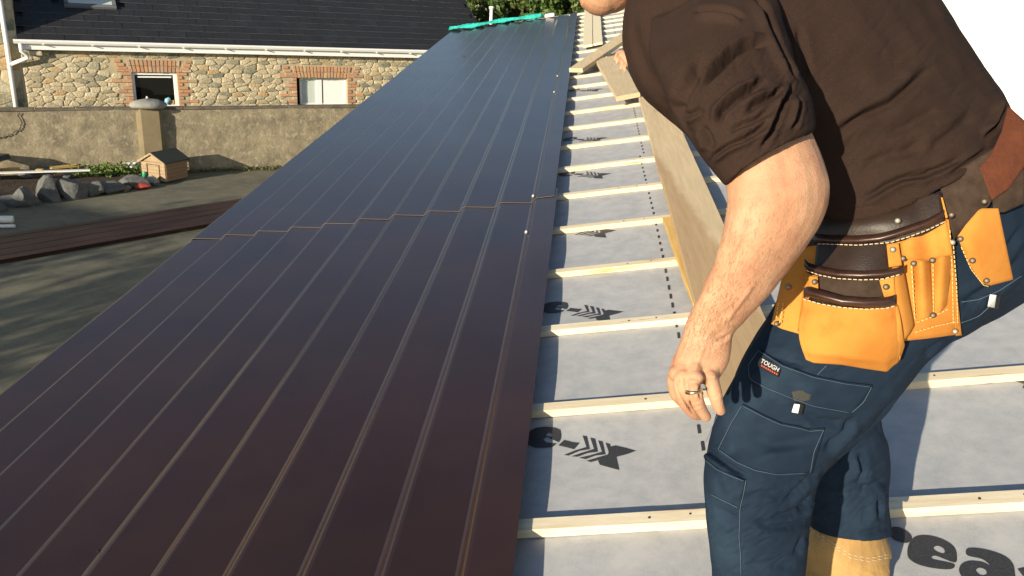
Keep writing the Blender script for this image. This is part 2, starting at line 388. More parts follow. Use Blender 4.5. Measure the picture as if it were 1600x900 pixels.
for T, a in left:
    o = len(V); V += [(T@v.co)[:] for v in sm.vertices]; Fc += [tuple(i+o for i in p.vertices) for p in sm.polygons]; mi += [p.material_index for p in sm.polygons]
me = mesh(V, Fc); so_ = mobj('upper_slates', me, ['slate', 'slate_edge'], rf); me.polygons.foreach_set('material_index', mi); tag(so_, kind='stuff')
# skylight
q = B(); k = .03
for (a0, a1, s0, s1) in ((-3.08, -3.0, 1.2, 2.25), (-2.12, -2.04, 1.2, 2.25), (-3.08, -2.04, 1.14, 1.24), (-3.08, -2.04, 2.2, 2.3)):
    q.prism([sl(a0, s0, .01), sl(a1, s0, .01), sl(a1, s1, .01), sl(a0, s1, .01)], (0, -.06*math.sin(PIT), .06*math.cos(PIT)))
skl = q.done('skylight', 'grey_cloth', cot)
q = B(); q.prism([sl(-3.0, 1.24, .035), sl(-2.12, 1.24, .035), sl(-2.12, 2.2, .035), sl(-3.0, 2.2, .035)], (0, -.008, .01)); q.done('pane', 'milk_glass', skl)
# gutter, fascia, downpipe
q = B(); q.box(-4.04, 7.2, EY-.02, EY+.02, 2.53, 2.64); fa = q.done('fascia', 'white_paint', cot)
q = B(); q.box(-4.04, 7.2, EY+.02, HS+.02, 2.53, 2.545); q.done('soffit', 'white_paint', cot)
q = B(); prof = [(EY-.02+.0, 2.735), (EY-.12, 2.735), (EY-.12, 2.70), (EY-.10, 2.655), (EY-.07, 2.64), (EY-.02, 2.645)]
q.prism([(-4.12, y, z) for y, z in prof], (11.3, 0, 0)); gu = q.done('gutter', 'white_paint', cot)
for k in range(12):
    q = B(); a = -3.6+k*.92; q.box(a, a+.03, EY-.124, EY-.018, 2.63, 2.648); q.done('gutter_bracket', 'white_paint', gu)
q = B(); q.tube([(-4.0, EY-.07, 2.64), (-4.0, EY-.07, 2.5), (-3.9, EY+.0, 2.42), (-3.9, EY+.01, 2.36), (-4.22, HS-.08, 2.22)], .04, 10); q.tube([(-4.25, HS-.07, 5.0), (-4.25, HS-.07, 0)], .045, 10); q.done('downpipe', 'white_paint', cot, True)
q = B(); q.box(-3.86, -3.62, HS-.14, HS, 2.40, 2.50); q.done('corbel_stone', 'stone', cot, bevel=.02)

# ================================================================== boundary wall
bw = empty('boundary_wall', WALL, 'rendered grey-brown boundary wall running in front of the stone cottage', 'wall')
def wallmesh():
    nx, nz = 150, 18; V = []; Fc = []
    xs = np.linspace(-9, 9, nx); zs = np.linspace(0, 1.40, nz)
    for i, x in enumerate(xs):
        for j, z in enumerate(zs): V.append((x, rng.uniform(-.006, .006)+.012*math.sin(x*1.7+z*2), z+(.012*math.sin(x*2.3) if j == nz-1 else 0)))
    for i in range(nx-1):
        for j in range(nz-1): Fc.append((i*nz+j, (i+1)*nz+j, (i+1)*nz+j+1, i*nz+j+1))
    return mesh(V, Fc)
mobj('render_face', wallmesh(), 'render_wall', bw, True)
q = B(); q.box(-9, 9, .03, .24, 0, 1.38); q.done('core', 'render_wall', bw)
q = B()
x = -9.0
while x < 9:
    L = rng.uniform(.5, .9); q.box(x, x+L-.012, -.018, .26, 1.385, 1.435+rng.uniform(-.008, .008)); x += L
q.done('coping', 'coping', bw, bevel=.008)
# crack in the render
q = B(); pts = [(-5.0, 1.02), (-4.75, .84), (-4.55, .86), (-4.42, .9), (-4.3, .97), (-4.2, 1.02), (-4.15, 1.16), (-4.2, 1.28), (-4.17, 1.38)]
rp_pts = []
for i in range(len(pts)-1):
    for k in range(5):
        t = k/5; rp_pts.append((pts[i][0]*(1-t)+pts[i+1][0]*t+rng.uniform(-.015, .015), -.015, pts[i][1]*(1-t)+pts[i+1][1]*t+rng.uniform(-.015, .015)))
q.tube(rp_pts, .008, 4); q.done('crack', 'dark', bw)
pil = empty('wall_pillar', WALL, 'square rendered pillar with domed grey stone cap against the boundary wall', 'pillar')
q = B(); q.box(-2.03, -1.49, -.17, .2, 0, 1.42); sf = q.done('shaft', 'pillar', pil, bevel=.09)
V = []; Fc = []; nn = 18
prof = [(.0, 0), (.34, 0), (.385, .05), (.36, .11), (.22, .17), (.0, .2)]
for (rr, h) in prof:
    for k in range(nn): a = 2*math.pi*k/nn; V.append((-1.76+rr*math.cos(a)*(1+.03*math.sin(3*a)), .03+rr*.75*math.sin(a), 1.425+h+.01*math.sin(2*a)))
for i in range(len(prof)-1):
    for k in range(nn): Fc.append((i*nn+k, i*nn+(k+1) % nn, (i+1)*nn+(k+1) % nn, (i+1)*nn+k))
mobj('capstone', mesh(V, Fc), 'cap_stone', pil, True)

# ================================================================== leaf helper
def leaves(name, n, sampler, size, matn, parent=None, M=None, per=1):
    pts = np.array([sampler() for _ in range(n)]); sz = size*rng.uniform(.5, 1.3, n)
    a = rng.normal(size=(n, 3)); a /= np.linalg.norm(a, axis=1)[:, None]; b = rng.normal(size=(n, 3)); b -= a*(a*b).sum(1)[:, None]; b /= np.linalg.norm(b, axis=1)[:, None]
    V = np.stack([pts-a*sz[:, None], pts+b*sz[:, None]*.5, pts+a*sz[:, None], pts-b*sz[:, None]*.5], 1).reshape(-1, 3)
    Fc = np.arange(4*n).reshape(-1, 4)
    return mobj(name, mesh(V, Fc), matn, parent)
def tree(name, x, y, h, rad, label, cat, group, lm='leaf', n=9000, low=.5, size=.12, blobs=34):
    t = empty(name, Matrix.Translation((x, y, 0)), label, cat, group)
    bl = []
    for i in range(blobs):
        z = low+(h-low)*rng.random()**.8; k = (z-low)/(h-low); rr = rad*(1-.55*k**1.5)*math.sqrt(rng.random()); a = rng.uniform(0, 6.28)
        bl.append((rr*math.cos(a), rr*math.sin(a), z, rng.uniform(.35, .75)*rad*.45))
    def smp():
        c = bl[rng.integers(len(bl))]; d = rng.normal(size=3); d /= np.linalg.norm(d); d *= c[3]*rng.random()**.4; return (c[0]+d[0], c[1]+d[1], c[2]+d[2]*.8)
    leaves('crown', n, smp, size, lm, t)
    q = B(); q.tube([(0, 0, 0), (.05, .03, h*.4), (0, .05, h*.75)], [.16*h/5, .1*h/5, .03], 8)
    for c in bl[:14]: q.tube([(0, 0, c[2]*.55), (c[0]*.5, c[1]*.5, c[2]*.85), (c[0], c[1], c[2])], [.05, .03, .01], 5)
    q.done('trunk', 'bark', t, True)
    return t
hx = [(806, 27.0, 7.2, 2.3), (772, 32.0, 8.5, 2.9), (862, 33.0, 9.0, 2.9), (845, 25.0, 7.0, 2.0), (905, 24.0, 6.2, 1.9), (960, 26.0, 7.5, 2.2)]
for i, (X, dep, h, rad) in enumerate(hx):
    p = P(X, 20, dep)
    tree('evergreen_tree', p[0], p[1], h, rad, ['dense evergreen right beside the cottage roof end, behind the white post', 'farther dark evergreen showing left of the white post', 'farther tall evergreen filling the gap above the white tub', 'evergreen tree behind the middle of the sheet roof end', 'evergreen tree behind the top right corner of the sheets', 'tall evergreen tree behind the bent man\'s head'][i], 'tree', 'evergreens beyond the roof', ['leaf', 'leaf', 'leaf', 'leaf_b', 'leaf_b', 'leaf'][i], 24000, .3, .10, 70)
# ================================================================== white rendered gable right
p1 = P(1180, 100, 16.0); p2 = P(1900, 100, 14.0)
gd = (p2-p1); gd[2] = 0; L = np.linalg.norm(gd); gd /= L
GM = Matrix(((gd[0], -gd[1], 0, p1[0]), (gd[1], gd[0], 0, p1[1]), (0, 0, 1, 0), (0, 0, 0, 1)))
ge = empty('white_house', GM, 'white rendered house standing behind the bent man\'s back', 'house')
q = B(); q.prism([(0, 0, 0), (L+2, 0, 0), (L+2, 0, 6.2), ((L+2)/2, 0, 9.4), (0, 0, 6.2)], (0, 8, 0)); q.done('wall', 'white_wall', ge)
q = B(); H = (L+2)/2
q.prism([(-.3, -.2, 6.05), (H, -.2, 9.45), (H, -.2, 9.6), (-.4, -.2, 6.15)], (0, 8.4, 0)); q.prism([(L+2.3, -.2, 6.05), (H, -.2, 9.45), (H, -.2, 9.6), (L+2.4, -.2, 6.15)], (0, 8.4, 0)); q.done('roof', 'slate', ge)
# white post in front of the cottage end
pp = P(767, 35, 16.5)
po = empty('white_post', Matrix.Translation((pp[0], pp[1], 0)), 'slim white pipe post standing at the right end of the slate roof', 'post')
q = B(); top = P(768, 14, 16.5)[2]; q.tube([(0, 0, 0), (0, 0, top)], .033, 10); q.done('pipe', 'white_paint', po, True); q = B(); q.tube([(0, 0, top), (0, 0, top+.05)], .05, 10); q.done('cap', 'white_paint', po, True)

# ================================================================== SHED ROOF
roof = empty('shed_roof', ROOF, 'low roof of pale battens over grey breather membrane', 'roof')
V0, V1 = -.9, 14.3; U0, U1 = -2.5, 2.05
PH = rng.uniform(0, 6, 8)
def sag(u, v):
    k = (v-1.594)/.535; ph = k-math.floor(k)
    return -.0265-.004*math.sin(math.pi*ph)*(1+.4*math.sin(u*5+PH[0]))-.0008*math.sin(u*13+v*3+PH[1])-.0010*math.sin(math.pi*ph)*math.sin(u*27-v*7+2*math.sin(v*3)+PH[2])
mobj('membrane', grid(U0+.04, .06, V0, V1, 60, 260, sag), 'membrane', roof, True)
mobj('membrane_overlap', grid(.02, U1, V0, V1, 50, 260, lambda u, v: sag(u, v)+.0016), 'membrane', roof, True)
q = B(); q.prism([(U1, V0, -.026), (U1+1.5, V0, -1.5), (U1+1.5, V0, -1.55), (U1, V0, -.06)], (0, V1-V0, 0)); q.done('rear_slope', 'membrane', roof)
q = B(); q.box(U0+.02, U1-.02, V0, V1, -.16, -.045); q.done('rafter_deck', 'fresh_board', roof)
# walls of the shed below
q = B(); 
for (u0, u1, v0, v1) in ((U0+.1, U0+.25, V0+.1, V1-.1), (U0+.1, U1+.9, V0+.1, V0+.25), (U0+.1, U1+.9, V1-.25, V1-.1)):
    cs = [rp(u, v, -.17) for u, v in ((u0, v0), (u1, v0), (u1, v1), (u0, v1))]
    a = [q.bm.verts.new(c) for c in cs]; b2 = [q.bm.verts.new((c[0], c[1], -.02)) for c in cs]
    q.bm.faces.new(a); q.bm.faces.new(b2[::-1])
    for i in range(4): q.bm.faces.new((a[i], b2[i], b2[(i+1) % 4], a[(i+1) % 4]))
shw = q.done('wall', 'white_wall', None); shw.parent = roof; shw.matrix_parent_inverse = ROOF.inverted()
# battens
vb = B(); 
for k in range(-4, 24):
    v = 1.594+.535*k
    q = B(); e = .0015
    u = U0
    q.box(U0+.06, U1, v-.046, v-.002+rng.uniform(-.002, .002), -.0255, -.0005+rng.uniform(-.0006, .0006))
    bt = q.done('batten', 'pine', roof, bevel=.0012)
    for uu in (.02+rng.uniform(-.02, .02), .78+rng.uniform(-.02, .02)) if 0 <= k < 6 else ():
        q = B(); q.tube([(uu, v-.025, -.001), (uu, v-.025, .0012)], .0035, 8); q.done('nail', 'rivet', bt)
        q = B(); q.tube([(uu+.1, v-.02, -.001), (uu+.1, v-.02, .0012)], .003, 8); q.done('nail', 'rivet', bt)
# printed lettering on the membrane
def ell(cx, cy, rx, ry, rot=0, n=28, a0=0, a1=2*math.pi):
    return [(cx+math.cos(a)*rx*math.cos(rot)-math.sin(a)*ry*math.sin(rot), cy+math.cos(a)*rx*math.sin(rot)+math.sin(a)*ry*math.cos(rot)) for a in np.linspace(a0, a1, n)]
def print_poly(polys, name='printed_mark'):   # polys: list of (outer, [holes]) in (u, v)
    from mathutils.geometry import tessellate_polygon
    V = []; Fc = []
    for outer, hs in polys:
        loops = [[Vector((p[0], p[1], 0)) for p in lp] for lp in [outer]+hs]
        tri = tessellate_polygon(loops); o = len(V)
        for lp in loops: V += [(p.x, p.y, sag(p.x, p.y)+(.0016 if p.x > .02 else 0)+.0016) for p in lp]
        Fc += [tuple(i+o for i in t) for t in tri]
    me = mesh(V, Fc); return mobj(name, me, 'ink', roof)
def pm(x, y):                              # survey: photo position -> membrane
    d = ray(x, y); t = (-HP-.026)/(n_.dot(d)); p = d*t; return (p.dot(b_), p.dot(r_))
def zm(pts): return [pm(820+x/7.5, 640+y/7.5) for x, y in pts]
def smooth_closed(pts, n=6):
    pts = np.array(pts); out = []
    for i in range(len(pts)):
        p0, p1, p2, p3 = pts[i-1], pts[i], pts[(i+1) % len(pts)], pts[(i+2) % len(pts)]
        for k in range(n):
            t = k/n; out.append(tuple(.5*((2*p1)+(-p0+p2)*t+(2*p0-5*p1+4*p2-p3)*t*t+(-p0+3*p1-3*p2+p3)*t**3)))
    return out
e_out = [(425, 290), (415, 230), (360, 205), (250, 192), (130, 205), (60, 240), (25, 320), (40, 400), (120, 435), (240, 435), (320, 425), (370, 385), (250, 370), (215, 340), (255, 310), (395, 370), (420, 330)]
e_hole = [(250, 288), (275, 265), (310, 268), (322, 285), (310, 305), (275, 303)]
logo = [(zm(e_out[:]), [zm(smooth_closed(e_hole, 3))]),
        (zm([(390, 405), (460, 343), (560, 368), (640, 378), (575, 450), (480, 425)]), [])]
for (a, b1, c, d, e, f2) in (((675, 295), (725, 305), (758, 455), (640, 470), (510, 523), (455, 515)),
                             ((765, 320), (820, 335), (853, 487), (740, 497), (620, 538), (540, 532)),
                             ((858, 355), (908, 368), (942, 520), (830, 530), (715, 568), (630, 550)),
                             ((945, 383), (995, 400), (1000, 430), (960, 560), (775, 605), (720, 588))):
    inn = [(a[0]+45, a[1]+130), (a[0]-15 if 0 else a[0]+38, a[1]+138)]
    logo.append((zm([a, b1, c, d, e, f2, (a[0]-95, a[1]+170), (a[0]+45, a[1]+132)]), []))
logo.append((zm([(995, 430), (1060, 415), (1180, 442), (1302, 474), (1200, 515), (1070, 550), (1085, 620), (1105, 703), (1000, 675), (880, 640), (855, 590), (960, 545), (985, 515)]), []))
print_poly(logo)
lu, lv = pm(905, 700)
def shifted(lg, dv, du=0):
    return [([(u+du, v+dv) for u, v in o], [[(u+du, v+dv) for u, v in h] for h in hs]) for o, hs in lg]
ru, rv = zm([(700, 450)])[0]
for (X, Y) in ((912, 487), (905, 363), (913, 273), (918, 217), (920, 140)):
    u, v = pm(X, Y); print_poly(shifted(logo, v-rv, 0))
# large letters at the lower right
def zr(pts): return [pm(1200+x/4, 675+y/4) for x, y in pts]
eo = smooth_closed([(870, 750), (885, 690), (930, 650), (1010, 645), (1100, 670), (1165, 715), (1182, 775), (1165, 810), (1050, 770), (1030, 790), (1160, 818), (1150, 850), (1060, 850), (950, 830), (885, 795)], 4)
eh = smooth_closed([(1035, 720), (1060, 708), (1095, 722), (1105, 745), (1090, 755), (1050, 740)], 3)
ao = smooth_closed([(1250, 722), (1350, 728), (1470, 765), (1530, 815), (1545, 880), (1540, 960), (1400, 985), (1270, 950), (1200, 880), (1205, 825), (1260, 800), (1340, 808), (1390, 832), (1340, 790), (1245, 765)], 4)
ah = smooth_closed([(1300, 860), (1325, 843), (1360, 858), (1365, 885), (1330, 890)], 3)
ro = smooth_closed([(770, 600), (830, 600), (885, 635), (900, 670), (865, 695), (800, 680), (765, 650)], 4)
print_poly([(zr(eo), [zr(eh)]), (zr(ao), [zr(ah)]), (zr(ro), []), (zr([(1560, 850), (1620, 835), (1700, 870), (1690, 930), (1600, 900)]), [])])
def zq(pts): return [pm(1200+x/4, 450+y/4) for x, y in pts]
print_poly([(zq(smooth_closed([(1240, 545), (1340, 530), (1450, 545), (1445, 580), (1380, 600), (1290, 590)], 4)), [zq(smooth_closed([(1340, 552), (1400, 548), (1430, 560), (1390, 570)], 3))]), (zq([(1480, 545), (1600, 540), (1680, 560), (1660, 640), (1590, 625), (1600, 600), (1500, 570)]), [])])
# dashed lap line
q = B(); v = .3
while v < 13:
    u = .172+.004*math.sin(v*2.1)+(.028 if v > 4.9 else 0); z = sag(u, v)+.0034
    L = .045 if v < 3.2 else .034
    q.prism([(u-.005, v, z), (u+.004, v+.002, z), (u+.006, v+L, z), (u-.003, v+L, z)], (0, 0, .0003)); v += .082
q.done('printed_dashes', 'ink', roof)

# ================================================================== metal sheets (saw-tooth profile, 0.2 m pitch)
def sheet(name, us, v0, v1, lift, label, flat_end, bolts=()):
    t = empty(name, ROOF, label, 'roofing sheet', 'brown metal roofing sheets'); base = .002+lift
    prof = []
    for i, u in enumerate(us[:-1]):
        w_ = us[i+1]-u
        prof += [(u+.008, base+.0035), (u+.024, base+.0180), (u+.032, base+.0212), (u+.041, base+.0220), (us[i+1]-.002, base+.0003)]
    prof = [(us[0]-.004, base+.0005)]+prof
    if flat_end: prof += [(us[-1]+.006, base+.0035), (us[-1]+.013, base+.011), (us[-1]+.020, base+.0185), (us[-1]+.027, base+.0232), (us[-1]+.036, base+.0245), (us[-1]+.046, base+.0245), (flat_end, base+.0245)]
    nv_ = max(2, int((v1-v0)/.12)); V = []; Fc = []; th = .0012
    ph = rng.uniform(0, 6, 4)
    for j in range(nv_+1):
        v = v0+(v1-v0)*j/nv_
        for (u, z) in prof: V.append((u, v, z+.0009*math.sin(v*2.9+u*2+ph[0])+.0006*math.sin(v*7.3+u*6+ph[1])))
    K = len(prof)
    for j in range(nv_):
        for i in range(K-1): Fc.append((j*K+i, j*K+i+1, (j+1)*K+i+1, (j+1)*K+i))
    o = len(V); V += [(x, y, z-th) for x, y, z in V]; Fc2 = [tuple(i+o for i in f[::-1]) for f in Fc]
    ed = [(i, i+o, i+1+o, i+1) for i in range(K-1)]+[(j*K, (j+1)*K, (j+1)*K+o, j*K+o) for j in range(nv_)]+[((j+1)*K-1, (j+1)*K-1+o, (j+2)*K-1+o, (j+2)*K-1) for j in range(nv_)]
    V2 = list(V); ed2 = []
    for f in ed: ed2.append(tuple(range(len(V2), len(V2)+4))); V2 += [V[i] for i in f]
    ed = ed2; me = mesh(V2, Fc+Fc2+ed); ob = mobj('panel', me, ['sheet', 'sheet_back', 'sheet_edge'], t)
    mi = [0]*len(Fc)+[1]*len(Fc2)+[2]*(K-1)+[0]*nv_*2; me.polygons.foreach_set('use_smooth', [False]*(len(Fc)*2)+[False]*len(ed)); me.polygons.foreach_set('material_index', mi)
    for (bu, bv) in bolts:
        q = B(); q.tube([(bu, bv, base+.020), (bu, bv, base+.0265)], .011, 8); bb = q.done('washer', 'steel', t, True)
        q = B(); q.tube([(bu, bv, base+.0265), (bu, bv, base+.033)], [.006, .005], 6); q.done('bolt_head', 'white_paint', t)
    return t
UL = -2.475; ues = [UL+i*.2014 for i in range(11)]   # last step at u = -0.461
VL = 4.13
sheet('metal_roofing_sheet', ues[0:6], -.9, VL+.15, 0, 'near left brown sheet, from the lower left corner up to the stepped lap', None)
sheet('metal_roofing_sheet', ues[5:11], -.9, VL+.15, .0018, 'near right brown sheet, along the open battens up to the stepped lap', -.318, [(ues[10]+.012, 3.62)])
sheet('metal_roofing_sheet', ues[0:6], VL, 13.95, .005, 'far left brown sheet with teal netting over its top end', None)
sheet('metal_roofing_sheet', ues[5:11], VL, 13.72, .007, 'far right brown sheet running beyond the stepped lap to the trees', -.330, [(ues[10]+.012, VL+.035), (ues[10]+.012, 7.1), (ues[10]+.012, 7.9), (ues[10]+.012, 13.4)])
for (hx_, hy_, par) in ((151, 854, 'metal_roofing_sheet'), (725, 88, 'metal_roofing_sheet.003')):
    qd = ray(hx_, hy_); tt_ = (-HP+.02)/(n_.dot(qd)); hp_ = qd*tt_; hu, hv = hp_.dot(b_), hp_.dot(r_); kk = (hu-UL) % .2014; hz = .002+.0220*(1-(kk-.04)/.16)+(.0075 if hv > 4 else .0008)
    q = B(); q.tube([(hu, hv, hz), (hu+.001, hv, hz+.002)], [.006, .003] if hv < 4 else [.016, .01], 6); q.done('paint_chip', 'dark', bpy.data.objects[par])
# teal netting over the far end
V = []; Fc = []; n1 = 60
for i in range(n1+1):
    u = -2.52+i*(1.62/n1)
    for j in range(6):
        v = 13.72+j*.07+.05*math.sin(u*7)+.02*rng.random(); z = .03+.022*abs(math.sin(u*6+j*.5))+.012*rng.random()+(.03 if 1 < j < 5 else 0)
        V.append((u, v, z*(1 if 0 < i < n1 else .3)))
for i in range(n1):
    for j in range(5): Fc.append((i*6+j, (i+1)*6+j, (i+1)*6+j+1, i*6+j+1))
tn = mobj('teal_netting', mesh(V, Fc), 'teal'); tn.matrix_world = ROOF; tag(tn, 'crumpled teal netting lying over the far end of the brown sheets', 'netting')
q = B(); q.box(-.86, -.70, 13.6, 13.75, .03, .085); tub = q.done('white_tub', 'white_bag', None, bevel=.012); tub.matrix_world = ROOF; tag(tub, 'small white tub standing on the far edge of the brown sheets', 'tub')

# ================================================================== boards
def board(name, pts, th, matn, label, group='scaffold boards on the roof', n0=.0, n1=None, endm=None):
    # pts: 4 (u, v) corners, n0 near height, n1 far height of the underside
    n1 = n0 if n1 is None else n1
    t = B(); zz = [n0, n0, n1, n1]
    (a, b1, c, d) = pts; N = 10; rows = []
    for i in range(N+1):
        s = i/N; l = (a[0]*(1-s)+d[0]*s, a[1]*(1-s)+d[1]*s); r2 = (b1[0]*(1-s)+c[0]*s, b1[1]*(1-s)+c[1]*s); z = n0*(1-s)+n1*s
        w_ = .0015*math.sin(i*1.7)
        rows.append([t.bm.verts.new(p) for p in ((l[0]+w_, l[1], z), (r2[0]+w_, r2[1], z), (r2[0]+w_, r2[1], z+th), (l[0]+w_, l[1], z+th))])
    for i in range(N):
        for k in range(4): t.bm.faces.new((rows[i][k], rows[i][(k+1) % 4], rows[i+1][(k+1) % 4], rows[i+1][k]))
    t.bm.faces.new(rows[0]); t.bm.faces.new(rows[-1][::-1])
    o = t.done(name, [matn], None, bevel=.002); o.matrix_world = ROOF; tag(o, label, 'board', group); return o
board('plank', [(.238, 1.35), (.452, 1.35), (.455, 6.45), (.248, 6.45)], .036, 'darkened_board', 'long weathered board with a darker near left part, from the boots up the roof', n0=.030, n1=.022)
board('plank', [(.238, 2.68), (.43, 2.66), (.40, 3.60), (.206, 3.62)], .029, 'fresh_board', 'yellow board lying under the long weathered one', n0=.0005)
board('plank', [(.075, 6.22), (.26, 6.28), (.165, 8.5), (-.075, 8.4)], .038, 'old_board', 'short grey board lying with its cut end on the long board', n0=.062, n1=.03)
board('plank', [(-.335, 8.02), (-.20, 7.9), (.62, 10.1), (.50, 10.4)], .04, 'old_board', 'crooked board lying across the battens with its end over the sheets', n0=.035, n1=.11)
board('plank', [(-.215, 9.85), (-.10, 9.87), (-.085, 13.9), (-.215, 13.9)], .03, 'fresh_far', 'left of the two far boards laid side by side up the battens') if 'fresh_far' in MATS else board('plank', [(-.215, 9.8), (-.10, 9.82), (-.085, 14.0), (-.215, 14.0)], .03, 'batten_side', 'left of the two far boards laid side by side up the battens', n0=.001)
board('plank', [(-.092, 9.84), (.02, 9.88), (.04, 14.0), (-.078, 14.0)], .03, 'batten_side', 'right of the two far boards laid side by side up the battens', n0=.001)

# ================================================================== YARD THINGS
# kennel
kd = nv((-.95, .30, 0)); ks = np.array([-kd[1]*-1, 0, 0]); ks = nv((.30, .95, 0))
k0 = np.array([-7.39, 16.46, 0.])
KM = Matrix(((kd[0], ks[0], 0, k0[0]), (kd[1], ks[1], 0, k0[1]), (0, 0, 1, 0), (0, 0, 0, 1)))
ken = empty('dog_kennel', KM, 'small wooden kennel with dark felt roof against the boundary wall', 'kennel')
KW, KD, KH, KR = .60, .66, .44, .60
q = B(); q.prism([(0, 0, .03), (KW, 0, .03), (KW, 0, KH), (KW/2, 0, KR), (0, 0, KH)], (0, KD, 0)); q.done('wall', 'kennel_wood', ken)
for k in range(5):
    q = B(); q.box(-.014, .0, .01, KD-.01, .04+k*.077, .11+k*.077); q.done('board', 'kennel_wood', ken)
for k in range(5):
    q = B(); z = .04+k*.077; q.box(0, KW, -.014, 0, z, z+.07); q.done('board', 'kennel_light', ken)
q = B(); q.prism([(0, -.016, KH), (KW, -.016, KH), (KW/2, -.016, KR)], (0, .01, 0)); q.done('gable_board', 'kennel_light', ken)
for s in (0, 1):
    q = B(); x0 = -.05 if s == 0 else KW+.05
    q.prism([(x0, -.05, KH-.028), (KW/2, -.05, KR+.01), (KW/2, -.05, KR+.035), (x0, -.05, KH-.003)], (0, KD+.10, 0)); q.done('roof', 'felt', ken)
q = B(); q.prism([(-.05, -.068, KH-.05), (KW/2, -.068, KR-.01), (KW/2, -.068, KR+.03), (-.05, -.068, KH-.005)], (0, .015, 0)); q.prism([(KW+.05, -.068, KH-.05), (KW/2, -.068, KR-.01), (KW/2, -.068, KR+.03), (KW+.05, -.068, KH-.005)], (0, .015, 0)); q.done('barge_board', 'kennel_light', ken)
q = B(); q.box(.13, .145, -.03, -.015, .07, .37); q.box(.44, .455, -.03, -.015, .07, .37); q.box(.13, .455, -.03, -.015, .37, .385); q.box(.13, .455, -.03, -.015, .055, .07); q.done('door_frame', 'bark', ken)
# soil bed
bedpts = [(0, 375), (0, 330), (60, 325), (130, 315), (200, 300), (240, 290), (255, 268), (150, 258), (-60, 262), (-400, 290), (-400, 330)]
bp = [yard(*t, 0.0) for t in [(-300, 345), (0, 322), (60, 312), (130, 306), (200, 297), (235, 284), (262, 264), (150, 262), (0, 266), (-300, 285)]]
q = B(); q.prism([(p[0], p[1], 0) for p in bp], (0, 0, .10)); bed = q.done('soil_bed', 'soil', None); tag(bed, 'bare soil bed behind the row of rocks', 'flower bed', kind='structure')
def blob_rock(name, c, sx, sy, sz, rot, matn, label=None, cat='rock', group=None, parent=None):
    bm = bmesh.new(); bmesh.ops.create_icosphere(bm, subdivisions=3, radius=1.12)
    cuts = [nv(rng.normal(size=3)) for _ in range(10)]
    for v in bm.verts:
        p = np.array(v.co); 
        for c_ in cuts:
            dd = p.dot(c_)
            if dd > .60: p = p-c_*(dd-.60)
        p *= 1+rng.uniform(-.03, .03); v.co = Vector((p[0]*sx, p[1]*sy, p[2]*sz))
    me = bpy.data.meshes.new(name); bm.to_mesh(me); bm.free(); o = mobj(name, me, matn, parent); o.location = (c[0], c[1], c[2]+sz*.55); o.rotation_euler = (rng.uniform(-.1, .1), rng.uniform(-.1, .1), rot)
    if label: tag(o, label, cat, group)
    return o
rk = [((-20, 331), .30, .2, .2, 'rock cut by the left edge of the photograph, half in shade'), ((10, 322), .24, .18, .17, 'low flat rock, second from the left edge in the row'), ((38, 322), .30, .2, .22, 'sloping grey rock beside the flat left rocks'), ((77, 314), .27, .2, .30, 'pointed triangular rock in the bed edging row'), ((115, 311), .27, .2, .30, 'tallest blocky rock with a slanted top, middle of the row'), ((146, 306), .19, .18, .23, 'squarish rock right of the tallest one'), ((175, 301), .30, .2, .2, 'long low rock in the edging row below the weeds'), ((206, 293), .33, .24, .22, 'broad dark rock nearest the kennel')]
for (q_, sx, sy, sz, lb) in rk:
    p = yard(*q_); ang = math.atan2(W_[1], W_[0]); blob_rock('rock', p, sx, sy, sz, ang, 'rock', lb, 'rock', 'rocks edging the soil bed')
p = yard(240, 289); blob_rock('pale_stone', p, .17, .13, .13, .3, 'cap_stone', 'round pale stone in front of the kennel', 'stone')
p = yard(221, 295); blob_rock('red_cloth', p, .22, .14, .07, .5, 'red', 'crumpled red cloth on the ground below the kennel', 'cloth')
p = yard(206, 294); blob_rock('small_stone', p+np.array([.02, -.25, 0]), .1, .09, .08, .5, 'pillar', 'small tan stone between dark rock and red cloth', 'stone')
p = yard(212, 266, .1); blob_rock('plastic_bag', p, .24, .2, .16, .2, 'white_bag', 'white plastic sack slumped left of the kennel', 'bag')
p = yard(196, 262, .1); blob_rock('dark_bag', p, .16, .12, .08, .2, 'grey_cloth', 'dark crumpled bag beside the white sack', 'bag')
p = yard(226, 279, .05); q = B(); q.tube([(0, 0, 0), (0, 0, .16), (0, 0, .2)], [.045, .045, .015], 10); o = q.done('green_bottle', 'green', None, True); o.location = p; o.rotation_euler = (.5, .3, 0); tag(o, 'green plastic bottle leaning at the kennel front', 'bottle')
# weeds
pw = yard(178, 272, .1)
def wsmp():
    a = rng.normal(size=2)*np.array([.33, .13]); return (pw[0]+W_[0]*a[0]+M_[0]*a[1], pw[1]+W_[1]*a[0]+M_[1]*a[1], .1+abs(rng.normal())*.1)
o = leaves('weeds', 1100, wsmp, .04, 'weed'); tag(o, 'patch of low bright green weeds behind the edging rocks', 'weeds', kind='stuff')
def gsmp():
    a = rng.uniform(-3, 5); return (*(wp(a, .05+abs(rng.normal())*.10, abs(rng.normal())*.035+.01)),)
o = leaves('wall_grass', 2600, gsmp, .03, 'dry_grass'); tag(o, 'thin grass growing along the foot of the boundary wall', 'grass', kind='stuff')
